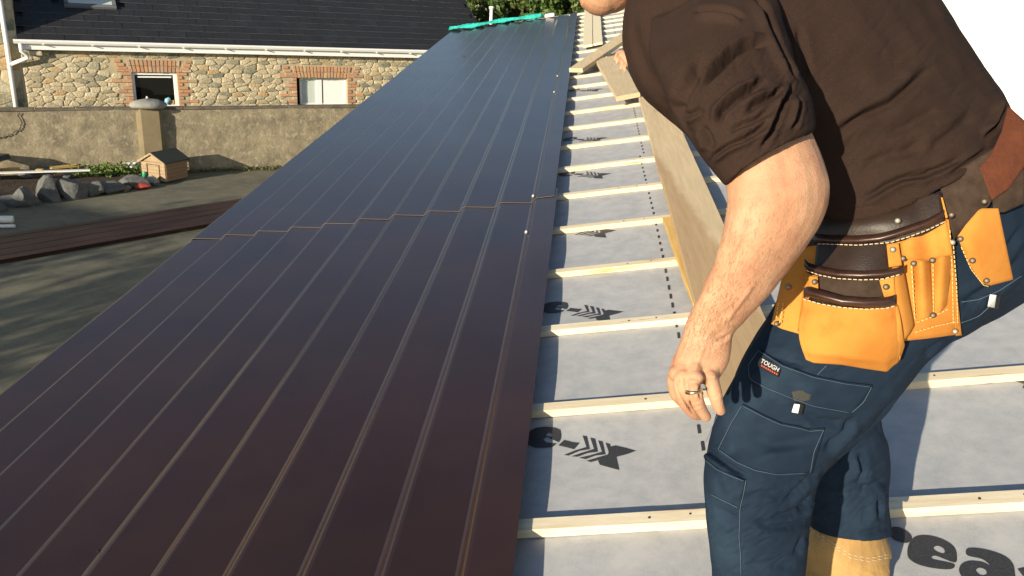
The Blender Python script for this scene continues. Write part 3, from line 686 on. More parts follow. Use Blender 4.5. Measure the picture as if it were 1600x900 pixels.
# planks and pipes
def long_box(name, pa, pb, wd, h, z, matn, label, cat, group=None):
    pa = np.array(pa); pb = np.array(pb); d = pb-pa; d[2] = 0; L = np.linalg.norm(d); d /= L
    M = Matrix(((d[0], -d[1], 0, pa[0]), (d[1], d[0], 0, pa[1]), (0, 0, 1, z), (0, 0, 0, 1)))
    q = B(); q.box(0, L, -wd/2, wd/2, 0, h); o = q.done(name, matn, None, bevel=.004); o.matrix_world = M; return tag(o, label, cat, group)
long_box('fascia_board', yard(-60, 271, .32), yard(141, 265, .32), .15, .022, .30, 'white_paint', 'long white board raised on offcuts behind the rocks', 'board')
long_box('wood_offcut', yard(-30, 276, .12), yard(32, 275, .12), .12, .05, .24, 'fresh_board', 'yellow timber offcut under the left of the white board', 'offcut', 'timber offcuts under the white board')
long_box('wood_offcut', yard(58, 277, .12), yard(69, 277, .12), .1, .07, .22, 'fresh_board', 'short square timber block under the middle of the white board', 'offcut', 'timber offcuts under the white board')
long_box('wood_offcut', yard(80, 273, .12), yard(125, 269, .12), .12, .05, .24, 'fresh_board', 'thin tapering timber under the right end of the white board', 'offcut', 'timber offcuts under the white board')
for k, X in enumerate((-20, 40, 110)):
    p = yard(X, 279, .1); blob_rock('support_stone', p, .12, .10, .10, .5, 'rock', ['dark stone propping the white board, at left', 'dark stone propping the white board, at its middle', 'dark stone propping the white board, at right'][k], 'stone', 'stones under the white board')
def pipe(pa, pb, r, z, label):
    q = B(); q.tube([pa+np.array([0, 0, z+r]), pb+np.array([0, 0, z+r])], r, 12); o = q.done('white_pipe', 'white_paint', None, True); tag(o, label, 'pipe', 'white pipes lying on the yard')
pipe(yard(-120, 349), yard(21, 349), .065, 0, 'thick white pipe lying on the shaded yard')
pipe(yard(-120, 357), yard(24, 356), .03, 0, 'thin white pipe lying beside the thick one')
# bird table at left edge
p = yard(-3, 281, .1)
bt_ = empty('feeding_table', Matrix.Translation((p[0], p[1], 0)), 'small post with dark flat roof at the left edge of the yard', 'bird table')
q = B(); q.box(-.04, .04, -.04, .04, 0, .55); q.box(-.12, -.08, -.1, .1, .1, .5); q.done('post', 'bark', bt_); q = B(); q.prism([(-.26, -.2, .5), (.2, -.2, .5), (.17, -.2, .6), (-.24, -.2, .6)], (0, .4, 0)); q.done('roof', 'felt', bt_)
# brown sheets lying in the yard
a0, a1, a2, a3 = yard(-330, 425), yard(372, 316), yard(420, 339), yard(-330, 472)
spare = empty('spare_sheets', None, 'long brown metal sheets lying flat on the yard', 'metal sheets')
for k in range(3):
    q = B(); sh_ = np.array([.02*k, .03*k, 0]); pts = [a0+sh_, a1+sh_, a2+sh_, a3+sh_]
    q.prism([(p[0], p[1], .03+k*.016) for p in pts], (0, 0, .004)); q.done('sheet', 'ground_brown', spare)
dd = (a1-a0)/np.linalg.norm(a1-a0); nn_ = nv((a3-a0))
q = B()
for k in range(4):
    c0 = a0+(a3-a0)*(k+.5)/4.3; c1 = a1+(a2-a1)*(k+.5)/4.3; e = nn_*.02
    q.prism([(p[0], p[1], .066) for p in (c0-e, c1-e, c1+e, c0+e)], (0, 0, .005))
q.done('rib', 'ground_brown', spare)
q = B()
for s in (.30, .75): c = a0+(a1-a0)*s+nn_*.12; c2 = a3+(a2-a3)*s-nn_*.12; q.prism([(c[0], c[1], 0), (c2[0], c2[1], 0), (c2[0]+.1, c2[1]+.05, 0), (c[0]+.1, c[1]+.05, 0)], -nn_*.12+np.array([0,0,0]) if False else (0, 0, .026))
q.done('bearer', 'fresh_board', spare)
# shade givers behind and left of the photographer
def shade_tree(x, y, h, rad, label, n=5000, low=1.5): tree('garden_tree', x, y, h, rad, label, 'tree', 'garden trees behind the photographer', 'leaf', n, low, .14, 26)
nh = empty('neighbour_house', Matrix(((-.924, .38, 0, -15.4), (.38, .924, 0, 1.5), (0, 0, 1, 0), (0, 0, 0, 1))), 'rendered house left of the yard, outside the photograph', 'house')
q = B(); q.box(0, 9, -7, 0, 0, 3.2); q.done('wall', 'white_wall', nh)
q = B(); q.prism([(-.1, .1, 3.2), (-.1, -7.1, 3.2), (-.1, -3.5, 4.5)], (9.2, 0, 0)); q.done('roof', 'slate', nh)
def bare_tree(x, y, h, label):
    t = empty('bare_tree', Matrix.Translation((x, y, 0)), label, 'tree', 'bare trees outside the photograph'); q = B()
    q.tube([(0, 0, 0), (.1, .05, h*.5), (0, .1, h)], [.13, .10, .04], 8)
    for k in range(16):
        z = h*rng.uniform(.35, .95); a = rng.uniform(0, 6.28); L = rng.uniform(.8, 1.7); p1_ = (math.cos(a)*L*.5, math.sin(a)*L*.5, z+L*.3); p2_ = (math.cos(a)*L, math.sin(a)*L, z+L*.8)
        q.tube([(0, .05, z), p1_, p2_], [.05, .03, .012], 5)
        for m_ in range(3): b3 = a+rng.uniform(-.9, .9); q.tube([p1_, (p1_[0]+math.cos(b3)*.7, p1_[1]+math.sin(b3)*.7, p1_[2]+.6)], [.025, .008], 4)
    q.done('trunk', 'bark', t, True)
    def smp(): a = rng.uniform(0, 6.28); rr_ = rng.uniform(.2, 1.4); return (math.cos(a)*rr_, math.sin(a)*rr_, h*rng.uniform(.6, 1.25))
    leaves('last_leaves', 700, smp, .11, 'leaf', t)
bare_tree(-14.2, -3.2, 4.0, 'left bare garden tree behind the photographer'); bare_tree(-11.6, -1.2, 3.4, 'middle bare garden tree behind the photographer'); bare_tree(-15.6, -1.4, 3.8, 'right bare garden tree behind the photographer')
# ================================================================== THE MAN
def ringpts(L, Rr, d, t, sag=(0, 0), k=28, ex=1.0):
    cx, cy = (L[0]+Rr[0])/2, (L[1]+Rr[1])/2; c = P(cx, cy, d); h = (P(Rr[0], Rr[1], d)-P(L[0], L[1], d))/2
    vw = nv(CAM-c)*t+(P(cx+sag[0], cy+sag[1], d)-c)
    out = []
    for j in range(k):
        a = 2*math.pi*j/k; ca, sa = math.cos(a), math.sin(a)
        ca = math.copysign(abs(ca)**ex, ca); sa = math.copysign(abs(sa)**ex, sa)
        out.append(c+h*ca+vw*sa)
    return out
def loft(rings, sub=5, close=True):
    Rg = [np.array(r) for r in rings]; out = []
    for i in range(len(Rg)-1):
        p0, p1, p2, p3 = Rg[max(i-1, 0)], Rg[i], Rg[i+1], Rg[min(i+2, len(Rg)-1)]
        for k in range(sub):
            t = k/sub; out.append(.5*((2*p1)+(-p0+p2)*t+(2*p0-5*p1+4*p2-p3)*t*t+(-p0+3*p1-3*p2+p3)*t**3))
    out.append(Rg[-1]); k = len(Rg[0]); V = np.concatenate(out); Fc = []
    for i in range(len(out)-1):
        for j in range(k): Fc.append((i*k+j, i*k+(j+1) % k, (i+1)*k+(j+1) % k, (i+1)*k+j))
    if close: Fc.append(tuple(range(k))[::-1]); Fc.append(tuple((len(out)-1)*k+j for j in range(k)))
    return V, Fc
def capsule(pts, rad, k=14, sub=4):
    # pts 3D, rad list: tapered rounded tube
    pts = [np.array(p, float) for p in pts]; rings = []
    dirs = [nv(pts[min(i+1, len(pts)-1)]-pts[max(i-1, 0)]) for i in range(len(pts))]
    ref = nv(np.cross(dirs[0], [.3, .5, .81]))
    seq = [(pts[0]-dirs[0]*rad[0]*.85, dirs[0], rad[0]*.45)]+[(p, d, r) for p, d, r in zip(pts, dirs, rad)]+[(pts[-1]+dirs[-1]*rad[-1]*.6, dirs[-1], rad[-1]*.75), (pts[-1]+dirs[-1]*rad[-1]*.95, dirs[-1], rad[-1]*.3)]
    for p, d, r in seq:
        ref = nv(ref-d*ref.dot(d)); q = np.cross(d, ref)
        rings.append([p+(ref*math.cos(a)+q*math.sin(a))*r for a in [2*math.pi*j/k for j in range(k)]])
    return loft(rings, sub)
def ellipsoid(c, ax, n=16):
    V = []; Fc = []
    for i in range(n+1):
        th = math.pi*i/n
        for j in range(n*2): a = math.pi*j/n; V.append(c+ax[0]*math.sin(th)*math.cos(a)+ax[1]*math.sin(th)*math.sin(a)+ax[2]*math.cos(th))
    m = n*2
    for i in range(n):
        for j in range(m): Fc.append((i*m+j, i*m+(j+1) % m, (i+1)*m+(j+1) % m, (i+1)*m+j))
    return np.array(V), Fc
def union(parts, voxel, smooth=6, fac=.5):
    V = []; Fc = []; o = 0
    for v, f in parts:
        V += [tuple(p) for p in v]; Fc += [tuple(i+o for i in q) for q in f]; o = len(V)
    me = mesh(V, Fc); bm = bmesh.new(); bm.from_mesh(me); bmesh.ops.remove_doubles(bm, verts=bm.verts, dist=1e-6); bmesh.ops.recalc_face_normals(bm, faces=bm.faces); bm.to_mesh(me); bm.free()
    ob = bpy.data.objects.new('tmp', me); C.objects.link(ob)
    md = ob.modifiers.new('r', 'REMESH'); md.mode = 'VOXEL'; md.voxel_size = voxel
    s = ob.modifiers.new('s', 'SMOOTH'); s.factor = fac; s.iterations = smooth
    dg = bpy.context.evaluated_depsgraph_get(); out = bpy.data.meshes.new_from_object(ob.evaluated_get(dg)); bpy.data.objects.remove(ob); bpy.data.meshes.remove(me)
    out.materials.clear(); return out
def vco(me):
    a = np.empty(len(me.vertices)*3); me.vertices.foreach_get('co', a); return a.reshape(-1, 3)
def vno(me):
    a = np.empty(len(me.vertices)*3); me.vertex_normals.foreach_get('vector', a); return a.reshape(-1, 3)
def setco(me, v): me.vertices.foreach_set('co', v.ravel()); me.update()
def lerp_poly(pts, n):
    pts = np.array(pts, float); s = np.r_[0, np.cumsum(np.hypot(*np.diff(pts[:, :2], axis=0).T))]; t = np.linspace(0, s[-1], n)
    return np.stack([np.interp(t, s, pts[:, i]) for i in range(pts.shape[1])], 1)
def fold(me, specs, rng_d=None):
    """press folds into cloth: each spec (polyline, half width, depth, ridge) surveyed over the surface facing the viewer"""
    co_ = vco(me); no = vno(me); X, Y, D = px(co_); fc = np.clip(((CAM-co_)*no).sum(1)/np.linalg.norm(CAM-co_, axis=1)*3, 0, 1)
    disp = np.zeros(len(co_))
    for sp in specs:
        poly, wd, amp = sp[0], sp[1], sp[2]; ridge = sp[3] if len(sp) > 3 else .8; dl = sp[4] if len(sp) > 4 else None
        pl = np.array(poly, float); x0, y0 = pl.min(0)-wd*5; x1, y1 = pl.max(0)+wd*5
        idx = np.where((X > x0) & (X < x1) & (Y > y0) & (Y < y1) & (fc > 0))[0]
        if dl is not None: idx = idx[(D[idx] > dl[0]) & (D[idx] < dl[1])]
        if len(idx) == 0: continue
        best = np.full(len(idx), 1e9); sg = np.zeros(len(idx)); tt = np.zeros(len(idx)); tot = 0
        q = lerp_poly(pl, max(6, len(pl)*5)); n = len(q)-1
        for i in range(n):
            a, b2 = q[i], q[i+1]; e = b2-a; L = np.hypot(*e)+1e-9; e = e/L
            rx, ry = X[idx]-a[0], Y[idx]-a[1]; al = np.clip(rx*e[0]+ry*e[1], 0, L); dx, dy = rx-al*e[0], ry-al*e[1]; dist = np.hypot(dx, dy)
            k = dist < best; best[k] = dist[k]; sg[k] = np.sign(e[0]*ry-e[1]*rx)[k]; tt[k] = (i+al[k]/L)/n
        s = best*sg; env = np.clip(np.minimum(tt, 1-tt)*5, 0.12, 1)
        endf = np.where((tt <= 0) | (tt >= 1), np.exp(-(best/(wd))**2), 1)
        f = -np.exp(-(s/wd)**2)+ridge*np.exp(-((s-2.0*wd)/(1.5*wd))**2)+.3*abs(ridge)*np.exp(-((s+2.0*wd)/(1.6*wd))**2)
        disp[idx] += amp*f*env*endf*fc[idx]
    setco(me, co_+no*disp[:, None])
from mathutils import noise as mn
def lumps(me, amp, sc, seed=0):
    co_ = vco(me); no = vno(me); d = np.array([mn.noise(Vector(c*sc+seed)) for c in co_]); setco(me, co_+no*(d*amp)[:, None])
def wrinkle(me, ang, lx, ly, amp, c, rad):
    co_ = vco(me); no = vno(me); X, Y, D = px(co_); fc = np.clip(((CAM-co_)*no).sum(1)*3, 0, 1); w_ = np.exp(-(((X-c[0])**2+(Y-c[1])**2)/rad**2)**1.5)
    idx = np.where((w_ > .03) & (fc > 0))[0]; ca, sa = math.cos(ang), math.sin(ang)
    U_ = (X[idx]*ca+Y[idx]*sa)/lx; V_ = (-X[idx]*sa+Y[idx]*ca)/ly
    d = np.array([(1-abs(mn.noise(Vector((u, v, 3.1)))*2.2)) for u, v in zip(U_, V_)]); d = -np.clip(d, 0, 1)**3
    m_ = np.array([mn.noise(Vector((u*.5, v*.4, 9.)))*.5+.5 for u, v in zip(U_, V_)])
    co_[idx] += no[idx]*(d*amp*w_[idx]*fc[idx]*np.clip(m_*2-.3, 0, 1.3))[:, None]; setco(me, co_)
def bvh(*mes):
    V = []; Fc = []; o = 0
    for m in mes: V += [tuple(c) for c in vco(m)]; Fc += [tuple(i+o for i in p.vertices) for p in m.polygons]; o = len(V)
    return BVHTree.FromPolygons(V, Fc)
def hitd(tree_, x, y):
    q = ray(x, y); L = np.linalg.norm(q); h = tree_.ray_cast(Vector(CAM), Vector(q/L))
    return (h[3]/L, np.array(h[0])) if h[0] is not None else (None, None)
def fitdepth(tree_, pts, order=2):
    A = []; D = []
    for x, y in pts:
        d, _ = hitd(tree_, x, y)
        if d: A.append((x, y)); D.append(d)
    A = np.array(A); D = np.array(D); c = A.mean(0); s = A.std(0)+1e-6
    def bas(x, y):
        X, Y = (x-c[0])/s[0], (y-c[1])/s[1]; b = [1, X, Y]+([X*X, X*Y, Y*Y] if order > 1 else []); return np.array(b)
    M = np.array([bas(*a) for a in A]); w_, *_ = np.linalg.lstsq(M, D, rcond=None)
    return lambda x, y: float(bas(x, y)@w_)
def patch(name, top, bot, df, off, matn, parent, bulge=None, th=.003, nu=28, nvv=18, side=None, edge=None):
    """leather or cloth piece between two edge lines, lying off (m) in front of the surface df"""
    T = lerp_poly(top, nu+1); Bt = lerp_poly(bot, nu+1); V = []; 
    for j in range(nvv+1):
        t = j/nvv
        for i in range(nu+1):
            p = T[i]*(1-t)+Bt[i]*t; s = i/nu
            o = off+(bulge(s, t) if bulge else 0); V.append(P(p[0], p[1], df(p[0], p[1])-o))
    V = np.array(V); N = (nu+1)*(nvv+1); K = nu+1; Vb = V+np.array([nv(v-CAM) for v in V])*th; Fc = []
    for j in range(nvv):
        for i in range(nu):
            a = (j*K+i, j*K+i+1, (j+1)*K+i+1, (j+1)*K+i); Fc.append(a[::-1])
    nf = len(Fc); Fc += [tuple(x+N for x in f[::-1]) for f in Fc[:nf]]; n2 = len(Fc)
    rim = [i for i in range(nu)]; lp = [i for i in range(K)]+[(j+1)*K-1 for j in range(1, nvv+1)]+[nvv*K+i for i in range(nu-1, -1, -1)]+[j*K for j in range(nvv-1, 0, -1)]
    for a, b2 in zip(lp, lp[1:]+lp[:1]): Fc.append((a, b2, b2+N, a+N))
    me = mesh(np.concatenate([V, Vb]), Fc); o = mobj(name, me, [matn, edge or matn], parent, False)
    me.polygons.foreach_set('use_smooth', [True]*n2+[False]*(len(Fc)-n2)); me.polygons.foreach_set('material_index', [0]*n2+[1]*(len(Fc)-n2)); return o
def line3(pts, df, off, n=30): q = lerp_poly(pts, n); return [P(x, y, df(x, y)-off) for x, y in q]
def roll(name, pts, df, off, r, matn, parent):
    h = r*F/1.08; return patch(name, [(x, y-h) for x, y in pts], [(x, y+h) for x, y in pts], df, off-r*.4, matn, parent, lambda s, t: r*1.1*math.sin(math.pi*t)**.7*min(1, s*14+.3, (1-s)*14+.3), .004, 50, 10)
def stitches(name, lines, df, off, matn, parent, dash=.0045, gap=.0022, r=.0007):
    q = B()
    for ln in lines:
        pts = [Vector(p) for p in line3(ln, df if callable(df) else df, off, 60)]; acc = 0; on = True; cur = [pts[0]]
        for a, b2 in zip(pts, pts[1:]):
            L = (b2-a).length; pos = 0
            while pos < L:
                need = (dash if on else gap)-acc; st_ = min(need, L-pos); pos += st_; acc += st_; pnt = a+(b2-a)*(pos/L)
                if on: cur.append(pnt)
                if acc >= (dash if on else gap)-1e-9:
                    if on and len(cur) > 1 and (cur[0]-cur[-1]).length > .001: q.tube([cur[0], cur[-1]], r, 4)
                    on = not on; acc = 0; cur = [pnt]
    return q.done(name, matn, parent)

man = empty('person', Matrix.Translation(rp(.25, 1.25, 0)), 'man in dark brown jumper and navy work trousers bending over the battens', 'person')
def tochild(o): o.parent = man; o.matrix_parent_inverse = man.matrix_world.inverted(); return o
# ---- jumper
TS = .165
torso = [((1272, 345), (1588, 200), 1.265, TS+.012, (14, 30)), ((1240, 315), (1580, 165), 1.262, TS+.004, (10, 16)), ((1200, 285), (1549, 118), 1.26, TS, (5, 8)), ((1140, 255), (1512, 66), 1.25, TS, (0, 0)),
         ((1065, 205), (1466, -6), 1.24, TS, (0, 0)), ((1008, 150), (1420, -70), 1.235, TS, (0, 0)), ((982, 92), (1370, -120), 1.23, .16, (0, 0)), ((975, 42), (1300, -150), 1.23, .15, (0, 0)), ((985, -10), (1220, -165), 1.23, .12, (0, 0)), ((1010, -60), (1150, -160), 1.24, .07, (0, 0))]
sleeve = [((1020, 30), (1190, -60), 1.13, .07), ((1012, 85), (1215, 8), 1.07, .085), ((1035, 135), (1232, 62), 1.03, .09), ((1057, 180), (1250, 108), 1.005, .088), ((1080, 218), (1266, 146), .99, .083), ((1102, 254), (1276, 180), .98, .078),
          ((1122, 281), (1276, 204), .975, .071, (0, -8)), ((1131, 292), (1270, 207), .975, .071, (0, -9)), ((1137, 292), (1265, 212), .975, .067, (0, -10)), ((1146, 282), (1254, 213), .975, .058, (0, -10)), ((1136, 255), (1240, 188), .98, .053)]
far_sl = [((1040, 60), (1200, -40), 1.36, .07), ((1035, 125), (1140, 60), 1.50, .06), ((1055, 160), (1145, 120), 1.59, .055), ((1085, 190), (1155, 155), 1.61, .05)]
jm = union([loft([ringpts(*r) for r in torso]), loft([ringpts(*r) for r in sleeve]), loft([ringpts(*r, k=20) for r in far_sl])], .0024, 12)
lumps(jm, .006, 9, 3.); lumps(jm, .0022, 26, 7.)
SL = (0, 1.06); TO = (1.02, 2)
Z3 = lambda pts: [(950+x/3, y/3) for x, y in pts]
Z2 = lambda pts: [(900+x*.438, y*.438) for x, y in pts]
Z8 = lambda pts: [(1380+x/4.5, 130+y/4.5) for x, y in pts]
fold(jm, [
 (Z3([(745, 215), (700, 210), (640, 225), (580, 265), (530, 320), (480, 365), (445, 405)]), 4.5, 0.0147, .9),
 (Z3([(490, 285), (440, 330), (400, 390), (365, 440), (350, 510), (355, 585)]), 5.5, 0.0202, -.7),
 (Z3([(735, 385), (680, 420), (620, 450), (570, 490), (530, 530), (515, 590)]), 4.5, 0.0124, .9),
 (Z3([(868, 385), (850, 430), (820, 490), (790, 560), (750, 640), (715, 705)]), 3.5, 0.0109, .9),
 (Z3([(830, 410), (760, 460), (690, 490), (640, 530)]), 4, 0.0093, .8),
 (Z3([(470, 780), (500, 730), (560, 685), (640, 655), (720, 605), (750, 560)]), 3.2, 0.0093, .9),
 (Z3([(895, 450), (895, 520), (868, 610)]), 3.5, 0.0093, .8),
 (Z3([(560, 620), (620, 590), (700, 560), (760, 520)]), 4, 0.0078, .8),
 (Z3([(400, 52), (500, 50), (570, 60), (640, 85)]), 4, 0.0093, .7),
 (Z3([(690, -30), (740, 60), (770, 150), (800, 215), (825, 265), (855, 325), (900, 380)]), 4.5, 0.0155, .5),
 (Z3([(360, 545), (400, 535), (450, 505)]), 3.5, 0.0078, .8),
 (Z3([(440, 590), (470, 640), (490, 700)]), 5, 0.0078, .8),
 (Z3([(110, 80), (130, 200), (180, 330), (260, 440)]), 9, .004, .5),
 (Z3([(230, 440), (300, 520), (360, 600), (420, 660)]), 6, .003, .8),
 (Z2([(1270, 235), (1180, 320), (1120, 370), (1030, 410), (960, 455), (905, 495)]), 7, 0.0093, .8),
 (Z2([(1000, 718), (1060, 692), (1110, 660), (1160, 637), (1240, 625), (1300, 600), (1400, 560)]), 4.5, 0.0085, .9),
 (Z8([(865, 75), (835, 200), (790, 300), (715, 385)]), 3.5, 0.0124, .9),
 (Z8([(740, 460), (640, 530), (520, 610), (430, 650)]), 4, 0.0062, .8),
 (Z8([(650, 200), (560, 290), (420, 400), (300, 510)]), 9, 0.0062, .7),
 (Z2([(790, 90), (815, 200), (820, 300)]), 6, 0.0062, .7),
 (Z2([(1100, 480), (1180, 450), (1300, 380)]), 8, 0.0047, .7),
 (Z2([(905, 512), (1000, 590), (1090, 664)]), 1.3, .0012, .6),
 (Z2([(1120, 665), (1150, 712)]), 1.3, .0012, .6),
 (Z2([(1000, 620), (1100, 560), (1250, 520)]), 9, 0.0047, .7),
 ([(1300, 330), (1400, 318), (1470, 306), (1540, 286), (1580, 240)], 1.6, .002, .5),
])
wrinkle(jm, -.9, 26, 9, .0022, (1170, 150), 120); wrinkle(jm, -.55, 60, 16, .0016, (1400, 200), 220)
jumper = tochild(mobj('jumper', jm, 'jumper', None, True))
jb = bvh(jm)
# ---- trousers
pelvis = [((1285, 335), (1585, 200), 1.27, .150), ((1252, 395), (1618, 262), 1.27, .158), ((1224, 445), (1655, 330), 1.275, .165), ((1196, 500), (1660, 420), 1.28, .165), ((1172, 545), (1600, 468), 1.28, .15), ((1150, 590), (1510, 528), 1.27, .12)]
nleg = [((1196, 500), (1600, 440), 1.25, .12), ((1172, 540), (1545, 492), 1.245, .115), ((1146, 590), (1468, 550), 1.24, .105), ((1122, 640), (1400, 625), 1.25, .10), ((1106, 690), (1340, 686), 1.27, .095), ((1098, 740), (1290, 742), 1.26, .09), ((1102, 795), (1270, 800), 1.27, .085), ((1107, 860), (1258, 862), 1.295, .083), ((1112, 930), (1254, 930), 1.335, .082), ((1116, 1010), (1250, 1010), 1.41, .08), ((1118, 1060), (1250, 1060), 1.43, .078)]
fleg = [((1230, 520), (1520, 480), 1.36, .10), ((1262, 590), (1440, 560), 1.42, .09), ((1275, 650), (1382, 640), 1.49, .08), ((1270, 705), (1388, 700), 1.55, .08), ((1266, 760), (1388, 756), 1.59, .085), ((1263, 805), (1391, 812), 1.625, .088, (0, 10)), ((1262, 816), (1392, 834), 1.64, .09, (0, 20)), ((1272, 810), (1384, 826), 1.615, .07, (0, 10))]
fleg = fleg[:-1]
tm = union([loft([ringpts(*r) for r in pelvis]), loft([ringpts(*r) for r in nleg]), loft([ringpts(*r, k=24) for r in fleg])], .0028, 9)
lumps(tm, .008, 8, 1.); lumps(tm, .0012, 30, 5.)
Z6 = lambda pts: [(1080+x/3.214, 620+y/3.214) for x, y in pts]
Z5 = lambda pts: [(1150+x/4.09, 500+y/4.09) for x, y in pts]
ZF = lambda pts: [(1200+x/4, 675+y/4) for x, y in pts]
fold(tm, [
 (Z6([(60, 250), (140, 310), (200, 355), (290, 405)]), 4, .009, .9),
 (Z6([(475, 520), (530, 470), (580, 420), (640, 370)]), 4, .007, .9),
 (Z6([(380, 620), (480, 590), (560, 550), (610, 500)]), 5, .006, .8),
 (Z6([(540, 580), (570, 540), (605, 495)]), 3, .006, .8),
 (Z6([(280, 300), (400, 255), (520, 240), (600, 220)]), 6, .005, .8),
 (Z6([(300, 620), (400, 650), (500, 640), (590, 600)]), 6, .005, .8),
 (Z6([(270, 520), (330, 490), (430, 480)]), 5, .004, .8),
 (Z6([(120, 560), (190, 600), (240, 640)]), 7, .005, .8),
 (Z6([(520, 790), (540, 750), (560, 700)]), 4, .006, .8),
 (Z6([(260, 860), (400, 840), (540, 850)]), 8, .005, .7),
 (Z5([(420, 600), (520, 640), (640, 660), (740, 640)]), 6, .005, .8),
 (Z5([(230, 230), (350, 260), (460, 300)]), 6, .005, .8),
 (Z5([(60, 740), (250, 790), (430, 760), (600, 720)]), 8, .005, .8),
 (Z5([(560, 830), (680, 720), (760, 620)]), 5, .008, .8),
 ([(1290, 745), (1330, 700), (1380, 650), (1440, 590)], 6, .010, -.6),
 (ZF([(580, 130), (600, 250), (560, 330)]), 5, .009, .9, (1.38, 2)),
 (ZF([(750, 350), (690, 430), (700, 560)]), 5, .009, .9, (1.38, 2)),
 (ZF([(560, 360), (640, 340), (740, 300)]), 5, .006, .8, (1.38, 2)),
 (ZF([(560, 640), (660, 620), (750, 590)]), 4, .004, .8, (1.38, 2)),
 ([(1500, 480), (1560, 440), (1600, 400)], 7, .006, .8), ([(1540, 440), (1580, 380), (1600, 350)], 5, .005, .8),
 ([(1440, 555), (1470, 535), (1500, 520)], 4, .005, .8),
])
wrinkle(tm, -.42, 40, 9, .0030, (1190, 800), 110); wrinkle(tm, -.15, 60, 12, .0022, (1260, 640), 130); wrinkle(tm, -.7, 30, 10, .003, (1345, 760), 70); wrinkle(tm, -.5, 50, 12, .0022, (1480, 500), 120)
trs = tochild(mobj('trousers', tm, 'trouser', None, True)); tb = bvh(tm)
def tfit(pts): return fitdepth(tb, pts)
class SurfD:                                # depth of the surface itself, averaged over its neighbourhood
    def __init__(s, tr, fall=1.3): s.t = tr; s.l = fall
    def __call__(s, x, y):
        ds = [hitd(s.t, x+a, y+b2)[0] for a, b2 in ((0, 0), (4, 0), (-4, 0), (0, 4), (0, -4))]; ds = [d for d in ds if d]
        if ds: m = min(ds); s.l = float(np.mean([d for d in ds if d < m+.03])); 
        return s.l
ts = SurfD(tb)
def tpatch(name, top, bot, off=.003, bulge=None, nu=40, nvv=20): return tochild(patch(name, top, bot, ts, off, 'trouser', None, bulge, .003, nu, nvv))
def wob(s, t): return .0012*math.sin(s*17+t*3)*math.sin(t*9)
fl = tpatch('pocket_flap', [(1184, 544), (1223, 569), (1272, 587), (1321, 597), (1364, 602)], [(1169, 594), (1199, 610), (1236, 625), (1272, 638), (1331, 648)], .0055, wob)
pk = tpatch('pocket', [(1160, 631), (1194, 649), (1221, 661), (1248, 666), (1265, 671), (1289, 669)], [(1120, 703), (1150, 725), (1180, 738), (1215, 745), (1240, 747), (1268, 742)], .0045, wob)
kp = tpatch('knee_pocket', [(1101, 716), (1120, 731), (1142, 741), (1165, 750)], [(1108, 775), (1125, 783), (1140, 790), (1155, 797)], .0035, wob, 20, 14)
tpatch('back_pocket', [(1500, 470), (1520, 466), (1545, 458)], [(1502, 508), (1518, 504), (1538, 490)], .004, wob, 14, 10)
def seams(name, lines, off, r=.0008, matn='thread'):
    q = B()
    for ln in lines:
        L = line3(ln, ts, off, max(10, int(np.hypot(ln[-1][0]-ln[0][0], ln[-1][1]-ln[0][1])/5))); q.tube(L, r, 5)
    return tochild(q.done(name, matn, None, True))
seams('seam', [Z6([(275, 418), (262, 490), (245, 560), (243, 640), (240, 700), (248, 800), (250, 900)]), [(1103, 690), (1118, 655), (1130, 630)], Z5([(520, 350), (560, 310), (580, 290)])], .0035, .0004)
seams('flap_stitching', [[(1184, 547), (1223, 572), (1272, 590), (1321, 600), (1362, 605)], [(1184, 548), (1169, 571), (1171, 592), (1199, 607), (1236, 622), (1272, 635), (1329, 645)], [(1362, 605), (1350, 628), (1331, 645)]], .0085, .00035)
seams('pocket_stitching', [[(1160, 634), (1194, 652), (1221, 664), (1248, 669), (1265, 674), (1287, 672)], [(1159, 634), (1142, 662), (1122, 702)], [(1287, 672), (1272, 706), (1266, 740)], [(1122, 702), (1150, 722), (1180, 735), (1215, 742), (1262, 739)]], .0075, .00035)
seams('knee_stitching', [[(1102, 719), (1120, 734), (1142, 744), (1163, 752)], [(1109, 772), (1125, 780), (1154, 794)]], .0065, .00035)
seams('hip_stitching', [[(1503, 472), (1530, 468), (1560, 455), (1598, 430)], [(1500, 505), (1515, 500), (1530, 494), (1545, 480)]], .0065, .00045)
for (x0, y0, x1, y1) in ((1238, 631, 1251, 645), (1544, 460, 1558, 480)):
    sl_ = tpatch('black_tab', [(x0+5, y0-1), (x1+6, y0+1)], [(x0+1, y1+1), (x1+2, y1+3)], .009, None, 4, 4); sl_.data.materials.clear(); sl_.data.materials.append(MATS['dark'])
    sl_ = tpatch('white_tab', [(x0+3, y0), (x1-1, y0+1)], [(x0-1, y1-1), (x1-4, y1+1)], .0115, None, 4, 4); sl_.data.materials.clear(); sl_.data.materials.append(MATS['white_paint'])
# oil mark as a thin patch of grime
gm = tpatch('grime_patch', [(1237, 612), (1252, 609), (1268, 614)], [(1240, 626), (1254, 628), (1266, 624)], .0062, None, 8, 6); gm.data.materials.clear(); mat('grime', (.045, .045, .04), .95, bump=.5, bscale=300); gm.data.materials.append(MATS['grime'])
